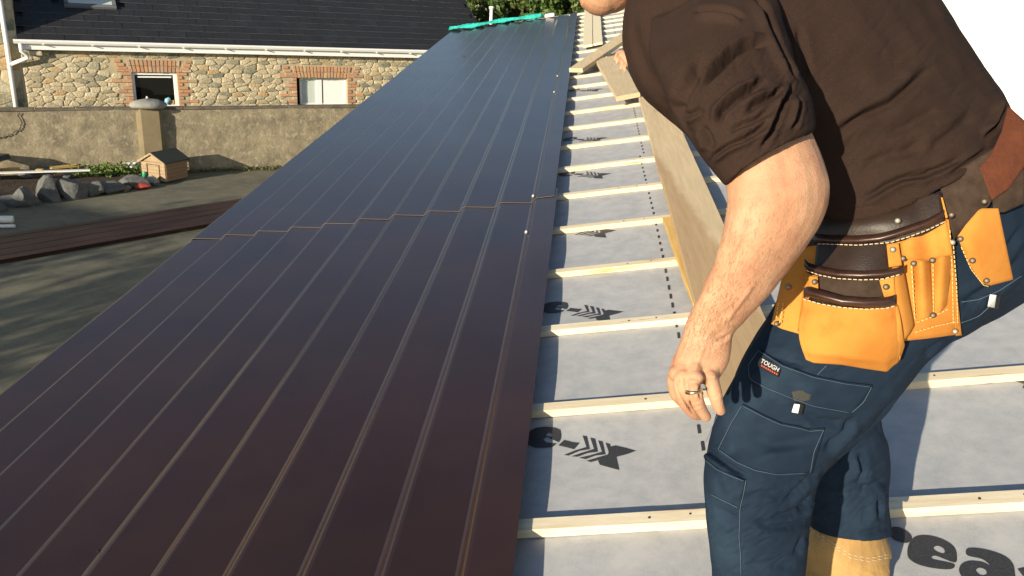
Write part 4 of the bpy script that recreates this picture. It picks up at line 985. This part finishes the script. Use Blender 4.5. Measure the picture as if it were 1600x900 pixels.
# woven badge with its wording
def txt3(body, x, y, ang, size, off, matn, df, name, ext=.0002, fat=.0, sx=1.0):
    cu = bpy.data.curves.new(name, 'FONT'); cu.body = body; cu.size = size; cu.extrude = ext; cu.offset = fat; cu.align_x = 'CENTER'; cu.align_y = 'CENTER'; cu.resolution_u = 3
    ob = bpy.data.objects.new('tmp', cu); C.objects.link(ob); dg = bpy.context.evaluated_depsgraph_get(); me = bpy.data.meshes.new_from_object(ob.evaluated_get(dg)); bpy.data.objects.remove(ob); me.materials.clear()
    p = P(x, y, df(x, y)-off); e = 12; ca, sa = math.cos(ang), math.sin(ang)
    px1 = P(x+e*ca, y+e*sa, df(x+e*ca, y+e*sa)-off)-P(x-e*ca, y-e*sa, df(x-e*ca, y-e*sa)-off); py1 = P(x+e*sa, y-e*ca, df(x+e*sa, y-e*ca)-off)-P(x-e*sa, y+e*ca, df(x-e*sa, y+e*ca)-off)
    X = nv(px1); Z = nv(np.cross(X, py1)); Yv = np.cross(Z, X); o = mobj(name, me, matn)
    o.matrix_world = Matrix(((X[0]*sx, Yv[0], Z[0], p[0]), (X[1]*sx, Yv[1], Z[1], p[1]), (X[2]*sx, Yv[2], Z[2], p[2]), (0, 0, 0, 1))); return o
bdf = fitdepth(tb, [(x, y) for x in range(1180, 1226, 6) for y in range(555, 600, 6)], 1)
bg_ = tochild(patch('badge', [(1186, 559), (1200, 562), (1220, 576)], [(1184, 571), (1197, 580), (1216, 590)], bdf, .0095, 'dark', None, None, .001, 8, 6))
def attach(o):
    mw = o.matrix_world.copy(); o.parent = bg_; bpy.context.view_layer.update(); o.matrix_parent_inverse = bg_.matrix_world.inverted(); o.matrix_world = mw
attach(txt3('TOUGH', 1203, 571.0, .50, .0088, .0112, 'badge_white', bdf, 'badge_lettering', fat=.0002, sx=1.0))
q = B()
for k in range(8):
    x, y = 1190.5+k*3.3, 571.5+k*1.85
    a = [P(x-1.1, y-1.9, bdf(x, y)-.0112), P(x+1.3, y-.8, bdf(x, y)-.0112), P(x+.9, y+2.0, bdf(x, y)-.0112), P(x-1.4, y+.8, bdf(x, y)-.0112)]
    q.prism([tuple(t) for t in a], tuple(nv(CAM-a[0])*.0003))
rb_ = q.done('badge_lower_line', 'red'); attach(rb_)
# ---- boots
def ringw(c, ax, ay, k=20): return [c+ax*math.cos(2*math.pi*j/k)+ay*math.sin(2*math.pi*j/k) for j in range(k)]
def boot(top_L, top_R, d, u, v, label=None):
    q = nv(-b_*.55+r_*.83); s = np.cross(n_, q)   # toe direction and side
    base = rp(u, v, .0)
    top = ringpts(top_L, top_R, d, .072, (0, 14), 24)
    topc = np.mean(top, 0)
    def rg(h, back, front, wd):
        c = base+n_*h+q*(front-back)/2; return [c+q*(front+back)/2*math.cos(a)+s*wd*math.sin(a) for a in A_]
    # angles matched to the collar ring
    ang = [math.atan2((p-topc).dot(s), (p-topc).dot(q)) for p in top]; A_ = ang
    up_ = [topc+(p-topc)*.92+n_*.02 for p in top]
    mid = ringpts((top_L[0]-14, top_L[1]+40), (top_R[0]+13, top_R[1]+38), d+.010, .084, (0, 14), 24)
    rings = [up_, top, mid, rg(.082, .085, .11, .080), rg(.06, .09, .15, .070), rg(.05, .085, .19, .055), rg(.028, .088, .215, .055), rg(.018, .088, .218, .054)]
    bmh = union([loft(rings, 5)], .0035, 4); o = mobj('boot', bmh, 'boot', None, True); tochild(o)
    v2, f2 = loft([rg(.020, .092, .222, .058), rg(.0, .092, .222, .058)], 1); s_ = mobj('sole', mesh(v2, f2), 'sole', o)
    return o, bmh
b1_, bm1 = boot((1272, 812), (1382, 830), 1.64, .395, 1.315)
# near boot, below the frame
q_ = P(1185, 1060, 1.43); nu_, nv__ = (q_-RO).dot(b_), (q_-RO).dot(r_)
b2_, bm2 = boot((1134, 1045), (1234, 1045), 1.43, nu_+.0, nv__+.03)
bb = bvh(bm1); bs_ = SurfD(bb, 1.62)
q = B()
for off_ in (0, 5):
    L = line3([(1262, 818+off_), (1290, 842+off_), (1330, 867+off_), (1360, 872+off_), (1388, 866+off_)], bs_, .0015, 30)
    for a, b3 in zip(L[::2], L[1::2]): q.tube([a, b3], .0008, 4)
st = q.done('stitching', 'stitch', b1_); st.parent = None; tochild(st); tag(st, kind='stuff')

# ---- skin: left arm and hand, head and neck, torso stub and the far arm
arm = [((1090, 150), (1230, 70), 1.05, .045), ((1110, 215), (1245, 140), 1.0, .048), ((1126, 262), (1262, 190), .985, .050), ((1135, 300), (1286, 248), .98, .053), ((1134, 332), (1297, 290), .98, .054), ((1128, 368), (1290, 334), .985, .052), ((1118, 402), (1264, 380), .995, .048), ((1103, 436), (1232, 424), 1.01, .043), ((1087, 470), (1196, 468), 1.02, .036), ((1076, 496), (1166, 500), 1.03, .029), ((1068, 517), (1147, 522), 1.035, .0245), ((1060, 540), (1143, 546), 1.035, .022), ((1052, 565), (1138, 568), 1.035, .020), ((1047, 585), (1127, 588), 1.035, .017), ((1052, 598), (1120, 600), 1.035, .012)]
def fin(pts): return capsule([P(x, y, d) for x, y, d, r in pts], [r/F*d for x, y, d, r in pts], 14, 3)
def surf_dark(): pass
fingers = [
 fin([(1110, 575, 1.03, 12.5), (1112, 598, 1.022, 12.0), (1117, 617, 1.018, 11.2), (1122, 633, 1.022, 9.8), (1126, 641, 1.028, 8.6)]),           # little
 fin([(1086, 570, 1.025, 12.5), (1083, 596, 1.010, 11.6), (1085, 613, 1.004, 11.0), (1091, 631, 1.010, 10.8), (1098, 644, 1.020, 9.6), (1103, 651, 1.028, 8.4)]),  # ring
 fin([(1068, 568, 1.03, 12), (1063, 598, 1.018, 11.2), (1065, 617, 1.018, 10.6), (1072, 633, 1.030, 10.0), (1083, 645, 1.046, 9.0), (1091, 650, 1.056, 8.0)]),  # middle
 fin([(1062, 560, 1.045, 10), (1054, 588, 1.036, 11.0), (1055, 609, 1.048, 10.4), (1063, 624, 1.062, 10), (1073, 634, 1.075, 8.6)]),  # index
 fin([(1078, 550, 1.06, 13), (1080, 575, 1.078, 11.5), (1082, 600, 1.08, 10.5), (1090, 616, 1.082, 9)]),               # thumb, on the hidden side of the palm
]
Kn = [ellipsoid(P(x, y, d), [np.array(R[:, 0])*r, np.array(R[:, 1])*r, np.array(R[:, 2])*r], 8) for x, y, d, r in ((1056, 583, 1.028, .0105), (1067, 590, 1.018, .0112), (1086, 590, 1.012, .0108), (1109, 588, 1.02, .0098))]
Xc, Yc, Zc = R[:, 0], R[:, 1], R[:, 2]
heel = [ellipsoid(P(1118, 545, 1.045), [Xc*.018, Yc*.034, Zc*.017], 10)]
hc = P(948, -92, 1.36); fd = nv(-Xc*.75+Yc*-.65); sd = Zc; ud = nv(np.cross(fd, sd)); ud = ud if ud[1] is not None else ud
if ud.dot(Yc) < 0: ud = -ud
head = [ellipsoid(hc+ud*.03, [fd*.096, sd*.076, ud*.098], 16), ellipsoid(hc+fd*.045-ud*.045, [fd*.05, sd*.056, ud*.062], 14), ellipsoid(P(940, -14, 1.36), [Xc*.040, Yc*.040, Zc*.046], 12), ellipsoid(P(962, -28, 1.35), [Xc*.042, Yc*.035, Zc*.05], 12),
        capsule([hc+fd*.098+ud*.02, hc+fd*.118-ud*.012], [.010, .013], 10), ellipsoid(hc+fd*.09-ud*.055, [fd*.014, sd*.024, ud*.009], 8),
        ellipsoid(hc+sd*.077-fd*.005, [fd*.018, sd*.01, ud*.03], 8), ellipsoid(hc-sd*.077-fd*.005, [fd*.018, sd*.01, ud*.03], 8),
        capsule([hc-fd*.02-ud*.03, P(1030, -60, 1.33), P(1085, -70, 1.28)], [.062, .066, .08], 16)]
tstub = [loft([ringpts((r[0][0]+30, r[0][1]), (r[1][0]-30, r[1][1]), r[2], r[3]*.75, k=16) for r in torso[3:9]], 2)]
farm = [capsule([P(1110, 0, 1.33), P(1090, 80, 1.48), P(1105, 140, 1.60), P(1150, 225, 1.60), P(1188, 300, 1.58)], [.055, .046, .042, .036, .026], 12), ellipsoid(P(1205, 335, 1.57), [Xc*.034, Yc*.046, Zc*.018], 10)]
farm += [capsule([P(1190+k*9, 352, 1.57), P(1196+k*10, 380, 1.56), P(1202+k*10, 400, 1.54)], [.0095, .009, .0075], 10) for k in range(4)]+[capsule([P(1225, 325, 1.56), P(1240, 350, 1.54), P(1244, 368, 1.53)], [.011, .010, .008], 10)]
bm_ = union([loft([ringpts(*r, k=26) for r in arm], 4)]+fingers+Kn+heel+head+tstub+farm, .0018, 5, .4)
lumps(bm_, .0014, 40, 2.)
ZH = lambda pts: [(1000+x/4, 450+y/4) for x, y in pts]
fold(bm_, [
 (ZH([(470, 330), (520, 320), (565, 290)]), 2.2, .003, .5), (ZH([(380, 600), (372, 640), (378, 690)]), 2.2, .004, .4), (ZH([(283, 560), (288, 600), (300, 650), (330, 720)]), 1.8, .0035, .3), (ZH([(235, 590), (250, 650), (290, 720), (340, 790)]), 1.8, .0025, .3), (ZH([(320, 755), (350, 745), (385, 740)]), 1.3, .0014, .3), (ZH([(300, 585), (330, 580), (365, 580)]), 2, -.0012, 0), (ZH([(420, 560), (450, 552), (480, 560)]), 2, -.001, 0), (ZH([(440, 270), (400, 340), (370, 430)]), 2.5, -.0013, 0),
 (ZH([(330, 250), (310, 330), (260, 450)]), 3.5, -.0022, 0), (ZH([(420, 330), (380, 420), (340, 520)]), 3, -.0014, 0), (ZH([(420, 560), (400, 590), (380, 610)]), 3, .003, .3),
 (ZH([(230, 560), (240, 620)]), 2.5, .0025, .3), (ZH([(455, 690), (480, 680), (500, 672)]), 1.5, .0012, .3), (ZH([(350, 715), (375, 705), (395, 700)]), 1.5, .0012, .3),
 ([(1180, 440), (1150, 480), (1130, 510)], 4, -.002, 0), ([(1190, 300), (1160, 380), (1130, 440)], 10, .002, .5)])
body = tochild(mobj('body', bm_, 'skin', None, True)); sb = bvh(bm_); ss = SurfD(sb, 1.03)
# finger ring
rc = P(1083.5, 611, 1.004); ax = nv(P(1088, 628, 1.010)-P(1083, 596, 1.008)); e1 = nv(np.cross(ax, Zc)); e2 = np.cross(ax, e1); rr = .0101; V = []; Fc = []
for i in range(28):
    a = 2*math.pi*i/28
    for (dr, dz) in ((0, -.0022), (.0011, -.0015), (.0014, 0), (.0011, .0015), (0, .0022)): V.append(rc+(e1*math.cos(a)+e2*math.sin(a))*(rr+dr)+ax*dz)
for i in range(28):
    for j in range(4): Fc.append((i*5+j, ((i+1) % 28)*5+j, ((i+1) % 28)*5+j+1, i*5+j+1))
tochild(mobj('finger_ring', mesh(V, Fc), 'gold', None, True))
# forearm hair
q = B(); cnt = 0
while cnt < 4600:
    t = rng.random(); x = 1120+rng.uniform(-75, 110)*(1-.35*t)-t*0+rng.normal()*8; y = 300+t*235+rng.normal()*14; x += (1200-1120)*(1-t)-10
    d, hp = hitd(sb, x, y)
    if d is None or d > 1.05: cnt += 1; continue
    if rng.random() > .08+.8*t**1.3*(1 if x < 1135+60*(1-t) else .45): cnt += 1; continue
    dr = nv(-Xc*(.2+.5*rng.random())-Yc*.9+Zc*.10*rng.random()+rng.normal(size=3)*.25); L = rng.uniform(.003, .010); p0 = hp+nv(CAM-hp)*.0002
    q.tube([p0, p0+dr*L*.5+nv(CAM-hp)*.0007, p0+dr*L+nv(CAM-hp)*.0006], [.00009, .00008, .00003], 3, cap=False); cnt += 1
hr = tochild(q.done('arm_hair', 'arm_hair')); tag(hr, kind='stuff')
# hair cap, eyes
v2, f2 = ellipsoid(hc+ud*.04-fd*.012, [fd*.098, sd*.081, ud*.098], 16); tochild(mobj('hair', mesh(v2, f2), 'hair', None, True))
for sgn in (1, -1):
    v2, f2 = ellipsoid(hc+fd*.077+sd*.03*sgn+ud*.005, [fd*.012, sd*.012, ud*.012], 8); tochild(mobj('eye', mesh(v2, f2), 'white_paint', None, True))

# ================================================================== TOOL BELT
belt = empty('tool_belt', Matrix.Translation(P(1400, 420, 1.15)), 'tan suede and black leather tool belt round the bending man\'s hips', 'tool belt')
def tob(o): o.parent = belt; o.matrix_parent_inverse = belt.matrix_world.inverted(); return o
grid_pts = [(x, y) for x in range(1240, 1560, 20) for y in range(330, 520, 20)]
bf = fitdepth(tb, [(x, y) for x in range(1230, 1590, 16) for y in range(380, 540, 14)], 2)
bj = bvh(jm, tm)
Za = lambda pts: [(1190+x/3.6, 340+y/3.6) for x, y in pts]
Zb = lambda pts: [(1370+x/3.6, 290+y/3.6) for x, y in pts]
def bp_(name, top, bot, off, m, bulge=None, th=.003, nu=30, nvv=16, edge='suede_edge'): return tob(patch(name, top, bot, bf, off, m, None, bulge, th, nu, nvv, edge=edge))
# waist belt strap all the way round the hips
ring_ = ringpts((1262, 372), (1610, 215), 1.27, .168, (14, 30), 40); ring2 = ringpts((1250, 398), (1622, 245), 1.27, .172, (14, 32), 40)
V = np.array(ring_+ring2+[c+(c-np.mean(ring_, 0))*.02 for c in ring_]+[c+(c-np.mean(ring2, 0))*.02 for c in ring2]); k = 40; Fc = []
for j in range(k):
    j2 = (j+1) % k; Fc += [(2*k+j, 2*k+j2, 3*k+j2, 3*k+j), (j, k+j, k+j2, j2), (j, j2, 2*k+j2, 2*k+j), (k+j, 3*k+j, 3*k+j2, k+j2)]
tob(mobj('waist_strap', mesh(V, Fc), 'webbing', None, True))
blk = bp_('leather_band', [(1262, 345), (1300, 326), (1340, 316), (1400, 312), (1440, 305), (1471, 300)], [(1268, 376), (1300, 380), (1340, 380), (1390, 380), (1440, 368), (1478, 348)], .030, 'black_leather', lambda s, t: .012*math.sin(math.pi*min(1, t*1.2))*math.sin(math.pi*min(1, s*1.1+.1)), edge='black_leather')
bp_('dark_panel', [(1462, 265), (1505, 260), (1555, 230), (1575, 270)], [(1490, 375), (1494, 372), (1510, 352), (1545, 322)], .013, 'dark_suede', None, edge='dark_suede')
bp_('side_panel', Zb([(640, 20), (720, -40), (828, -160)]), Zb([(660, 150), (720, 150), (828, 100)]), .010, 'dark_suede', None, edge='dark_suede')
bp_('webbing_strap', [(1530, 262), (1548, 242), (1565, 205), (1575, 165)], [(1550, 313), (1575, 296), (1600, 262), (1625, 210)], .016, 'webbing', None)
bp_('orange_strap', Zb([(360, 66), (370, 66)]), Zb([(388, 185), (400, 180)]), .036, 'suede', None, .004, 3, 12)
# base panel of suede behind the pockets
bp_('back_panel', [(1222, 432), (1240, 405), (1262, 385), (1300, 380), (1390, 378), (1440, 362), (1478, 344)], [(1205, 506), (1222, 514), (1250, 522), (1300, 530), (1400, 534), (1450, 529), (1501, 522)], .018, 'suede', lambda s, t: .004*math.sin(s*9)*t+.003*math.sin(s*5+t*4), .004, 50, 24)
bp_('edge_strip', Zb([(388, 188), (405, 190)]), Zb([(445, 845), (478, 843)]), .0245, 'suede', lambda s, t: .002*math.sin(t*6), .003, 4, 26)
# upper pocket front (black), its rim and stitching
bp_('upper_pocket', [(1276, 380), (1340, 380), (1388, 378)], [(1272, 425), (1330, 437), (1392, 425)], .030, 'black_leather', lambda s, t: .010*math.sin(math.pi*s), edge='black_leather')
bp_('pocket_tab', Za([(702, 150), (770, 140)]), Za([(716, 280), (790, 268)]), .0385, 'suede', None, .003, 6, 8)
tob(roll('pocket_rim', [(1270, 371), (1300, 374), (1340, 374), (1375, 371), (1395, 366), (1420, 358), (1450, 348), (1476, 334)], bf, .038, .0058, 'trim_leather', None))
# tool slots on the right of the panel
def slot_b(s, t): return .016*math.sin(math.pi*min(1, max(0, s)))*(1-.55*t)
bp_('tool_slot', Zb([(200, 425), (250, 425), (300, 425)]), Zb([(235, 770), (275, 755), (318, 740)]), .024, 'suede', slot_b, .003, 14, 16)
bp_('tool_slot', Zb([(315, 408), (370, 398), (430, 390)]), Zb([(320, 738), (350, 725), (395, 670)]), .024, 'suede', slot_b, .003, 14, 16)
bp_('slot_flap', Zb([(130, 320), (240, 270), (390, 195)]), Zb([(140, 410), (290, 425), (430, 395)]), .0255, 'suede', lambda s, t: .006*math.sin(s*8), .003, 16, 8)
# middle pocket
def mid_b(s, t): return .022*math.sin(math.pi*s)**.6*(.5+.5*t)
bp_('middle_pocket', [(1262, 420), (1300, 432), (1350, 437), (1382, 432)], [(1262, 470), (1300, 478), (1350, 482), (1388, 476)], .036, 'dark_suede', lambda s, t: .012*math.sin(math.pi*s), edge='dark_suede')
bp_('pocket_side', Za([(730, 330), (770, 320), (800, 300)]), Za([(800, 690), (825, 660), (858, 610)]), .050, 'suede', lambda s, t: -.016*s**2, .014, 8, 18)
bp_('pocket_side', Za([(250, 300), (280, 320), (318, 330)]), Za([(200, 640), (230, 560), (260, 470)]), .044, 'suede', lambda s, t: -.012*(1-s)**2, .010, 8, 16)
bp_('pocket_tab', Za([(662, 352), (745, 335)]), Za([(690, 450), (752, 445)]), .054, 'suede', None, .003, 6, 8)
bp_('pocket_tab', Za([(262, 325), (316, 335)]), Za([(272, 405), (320, 415)]), .052, 'suede', None, .003, 5, 6)
tob(roll('pocket_rim', Za([(240, 252), (262, 276), (320, 295), (420, 315), (560, 322), (680, 318), (760, 305), (800, 285)]), bf, .054, .0058, 'trim_leather', None))
# front pouch
def pouch_b(s, t): return .026*(math.sin(math.pi*min(max(s, .02), .98))**.38)*(1-.25*(2*t-1)**2)*(1 if t < .85 else max(.15, 1-(t-.85)*5))
bp_('front_pouch', Za([(232, 455), (330, 485), (450, 505), (580, 512), (700, 508), (755, 492)]), Za([(262, 800), (300, 818), (450, 828), (580, 850), (705, 868), (762, 815)]), .046, 'suede', lambda s, t: pouch_b(s, t), .004, 44, 34)
fp_ = bpy.data.objects['front_pouch']
tob(roll('pocket_rim', Za([(236, 425), (262, 415), (340, 438), (450, 468), (580, 480), (700, 476), (752, 462)]), bf, .068, .0070, 'trim_leather', None))
bp_('pouch_side', Za([(752, 470), (770, 500)]), Za([(775, 810), (806, 720)]), .052, 'suede', lambda s, t: .01*math.sin(math.pi*t), .02, 4, 24)
# round the pouch outline: widen the belly of the leather
me = fp_.data; co_ = vco(me); mwi = np.array(fp_.matrix_world)[:3, 3]; 
cw = np.array([np.array(fp_.matrix_world@Vector(c)) for c in co_]); X, Y, D = px(cw); cx = 1334; k = np.clip((Y-482)/90, 0, 1); wd = 1+.15*np.sin(np.pi*k**.9); X2 = cx+(X-cx)*wd
new = np.array([P(a, b2, d) for a, b2, d in zip(X2, Y, D)]); imw = fp_.matrix_world.inverted(); setco(me, np.array([np.array(imw@Vector(c)) for c in new]))
# right pouch
bp_('right_pouch', Zb([(455, 285), (500, 220), (570, 140), (590, 128), (684, 128)]), Zb([(470, 330), (530, 460), (590, 550), (640, 562), (768, 528)]), .044, 'suede', lambda s, t: .010*math.sin(math.pi*t)*math.sin(math.pi*s), .006, 30, 24)
# stitches
def tst(lines, off, m='stitch', **k): s_ = tob(stitches('stitching', lines, bf, off, m, None, **k)); tag(s_, kind='stuff')
tst([[(1278, 381), (1340, 383), (1390, 379), (1420, 370), (1450, 359), (1477, 346)]], .0455)
tst([Za([(255, 298), (320, 322), (420, 342), (560, 350), (680, 346), (795, 315)])], .0645)
tst([Za([(234, 458), (330, 485), (450, 505), (580, 515), (700, 510), (755, 495)])], .0835)
tst([Zb([(410, 250), (425, 500), (430, 780)]), Zb([(430, 340), (448, 560), (455, 780)])], .030, 'stitch_y')
tst([Zb([(195, 450), (205, 620), (215, 760)]), Zb([(316, 440), (318, 720)]), Zb([(225, 770), (320, 735), (410, 690)]), Zb([(215, 825), (330, 790), (450, 765)]), Za([(95, 480), (78, 590)]), Za([(122, 480), (100, 595)])], .034, 'stitch_y')
tst([Zb([(475, 345), (530, 470), (600, 560), (640, 570)])], .047, 'stitch_y')
# rivets
def rivet(x, y, off, r=.0041, m='steel'):
    c = P(x, y, bf(x, y)-off); z = nv(CAM-c); q = B(); q.tube([c-z*.001, c+z*.0006, c+z*.0013, c+z*.0016], [r, r, r*.7, r*.25], 12); tob(q.done('rivet', m, None, True))
for (x, y), off, m in ((Za([(738, 180)])[0], .0425, 'steel'), (Za([(765, 18)])[0], .046, 'steel'), (Za([(700, 390)])[0], .058, 'rivet'), (Za([(298, 362)])[0], .056, 'rivet'), (Za([(85, 597)])[0], .026, 'rivet'), (Za([(150, 390)])[0], .026, 'steel'),
                       (Zb([(147, 410)])[0], .033, 'rivet'), (Zb([(207, 438)])[0], .034, 'rivet'), (Zb([(313, 420)])[0], .034, 'rivet'), (Zb([(425, 320)])[0], .030, 'steel'), (Zb([(316, 730)])[0], .034, 'rivet'), (Zb([(440, 820)])[0], .030, 'steel'),
                       (Zb([(470, 300)])[0], .048, 'rivet'), (Zb([(538, 422)])[0], .056, 'rivet'), (Zb([(617, 535)])[0], .050, 'rivet'), (Zb([(420, 165)])[0], .030, 'rivet'), (Zb([(605, 90)])[0], .028, 'rivet')): rivet(x, y, off, m=m)

# ================================================================== second worker crouching further up, his hand shows beside the man
sp = empty('person', Matrix.Translation(rp(.75, 6.6, 0)), 'crouching worker hidden behind the bending man, only his hand on the short board shows', 'person')
D2 = 5.2
hand_parts = [capsule([P(985, 95, D2), P(975, 88, D2), P(968, 84, D2)], [.035, .035, .022], 12)]
for (x0, y0, x1, y1, x2, y2) in ((972, 80, 964, 84, 961, 93), (974, 88, 967, 92, 964, 99), (978, 97, 972, 101, 970, 108), (982, 101, 976, 105, 977, 111), (978, 92, 970, 96, 975, 99)):
    hand_parts.append(capsule([P(x0, y0, D2), P(x1, y1, D2-.02), P(x2, y2, D2-.02)], [.013, .012, .010], 10))
sh = P(1090, 20, 5.6)
hand_parts += [capsule([P(985, 93, D2), P(1030, 110, 5.3), P(1070, 60, 5.5), sh], [.034, .045, .05, .06], 12)]
hd2 = P(1110, -40, 5.6); hand_parts += [ellipsoid(hd2, [Xc*.085, Yc*.12, Zc*.1], 12), capsule([hd2-Yc*.08, P(1135, 20, 5.65)], [.055, .09], 12)]
m2 = union(hand_parts, .006, 4, .5); o = mobj('body', m2, 'skin', None, True); o.parent = sp; o.matrix_parent_inverse = sp.matrix_world.inverted()
lg = []
for sgn in (-.16, .16):
    kn = rp(.62+sgn, 6.35, .42); an = rp(.75+sgn, 6.75, .08); hp2 = rp(.80+sgn*.6, 6.85, .32); lg += [capsule([hp2, kn], [.1, .07], 14), capsule([kn, an], [.068, .05], 14), capsule([rp(.75+sgn, 6.8, .05), rp(.68+sgn, 6.55, .045)], [.045, .04], 12)]
lg.append(ellipsoid(rp(.80, 6.85, .38), [b_*.19, r_*.15, n_*.16], 12)); m3 = union(lg, .008, 4); o = mobj('trousers', m3, 'trouser', None, True); o.parent = sp; o.matrix_parent_inverse = sp.matrix_world.inverted()
m4_ = union([capsule([rp(.80, 6.85, .42), P(1135, 45, 5.65)], [.16, .17], 16), capsule([P(1120, 35, 5.6), P(1075, 60, 5.48), P(1045, 100, 5.35)], [.08, .066, .055], 12)], .008, 5); o = mobj('shirt', m4_, 'grey_cloth', None, True); o.parent = sp; o.matrix_parent_inverse = sp.matrix_world.inverted()
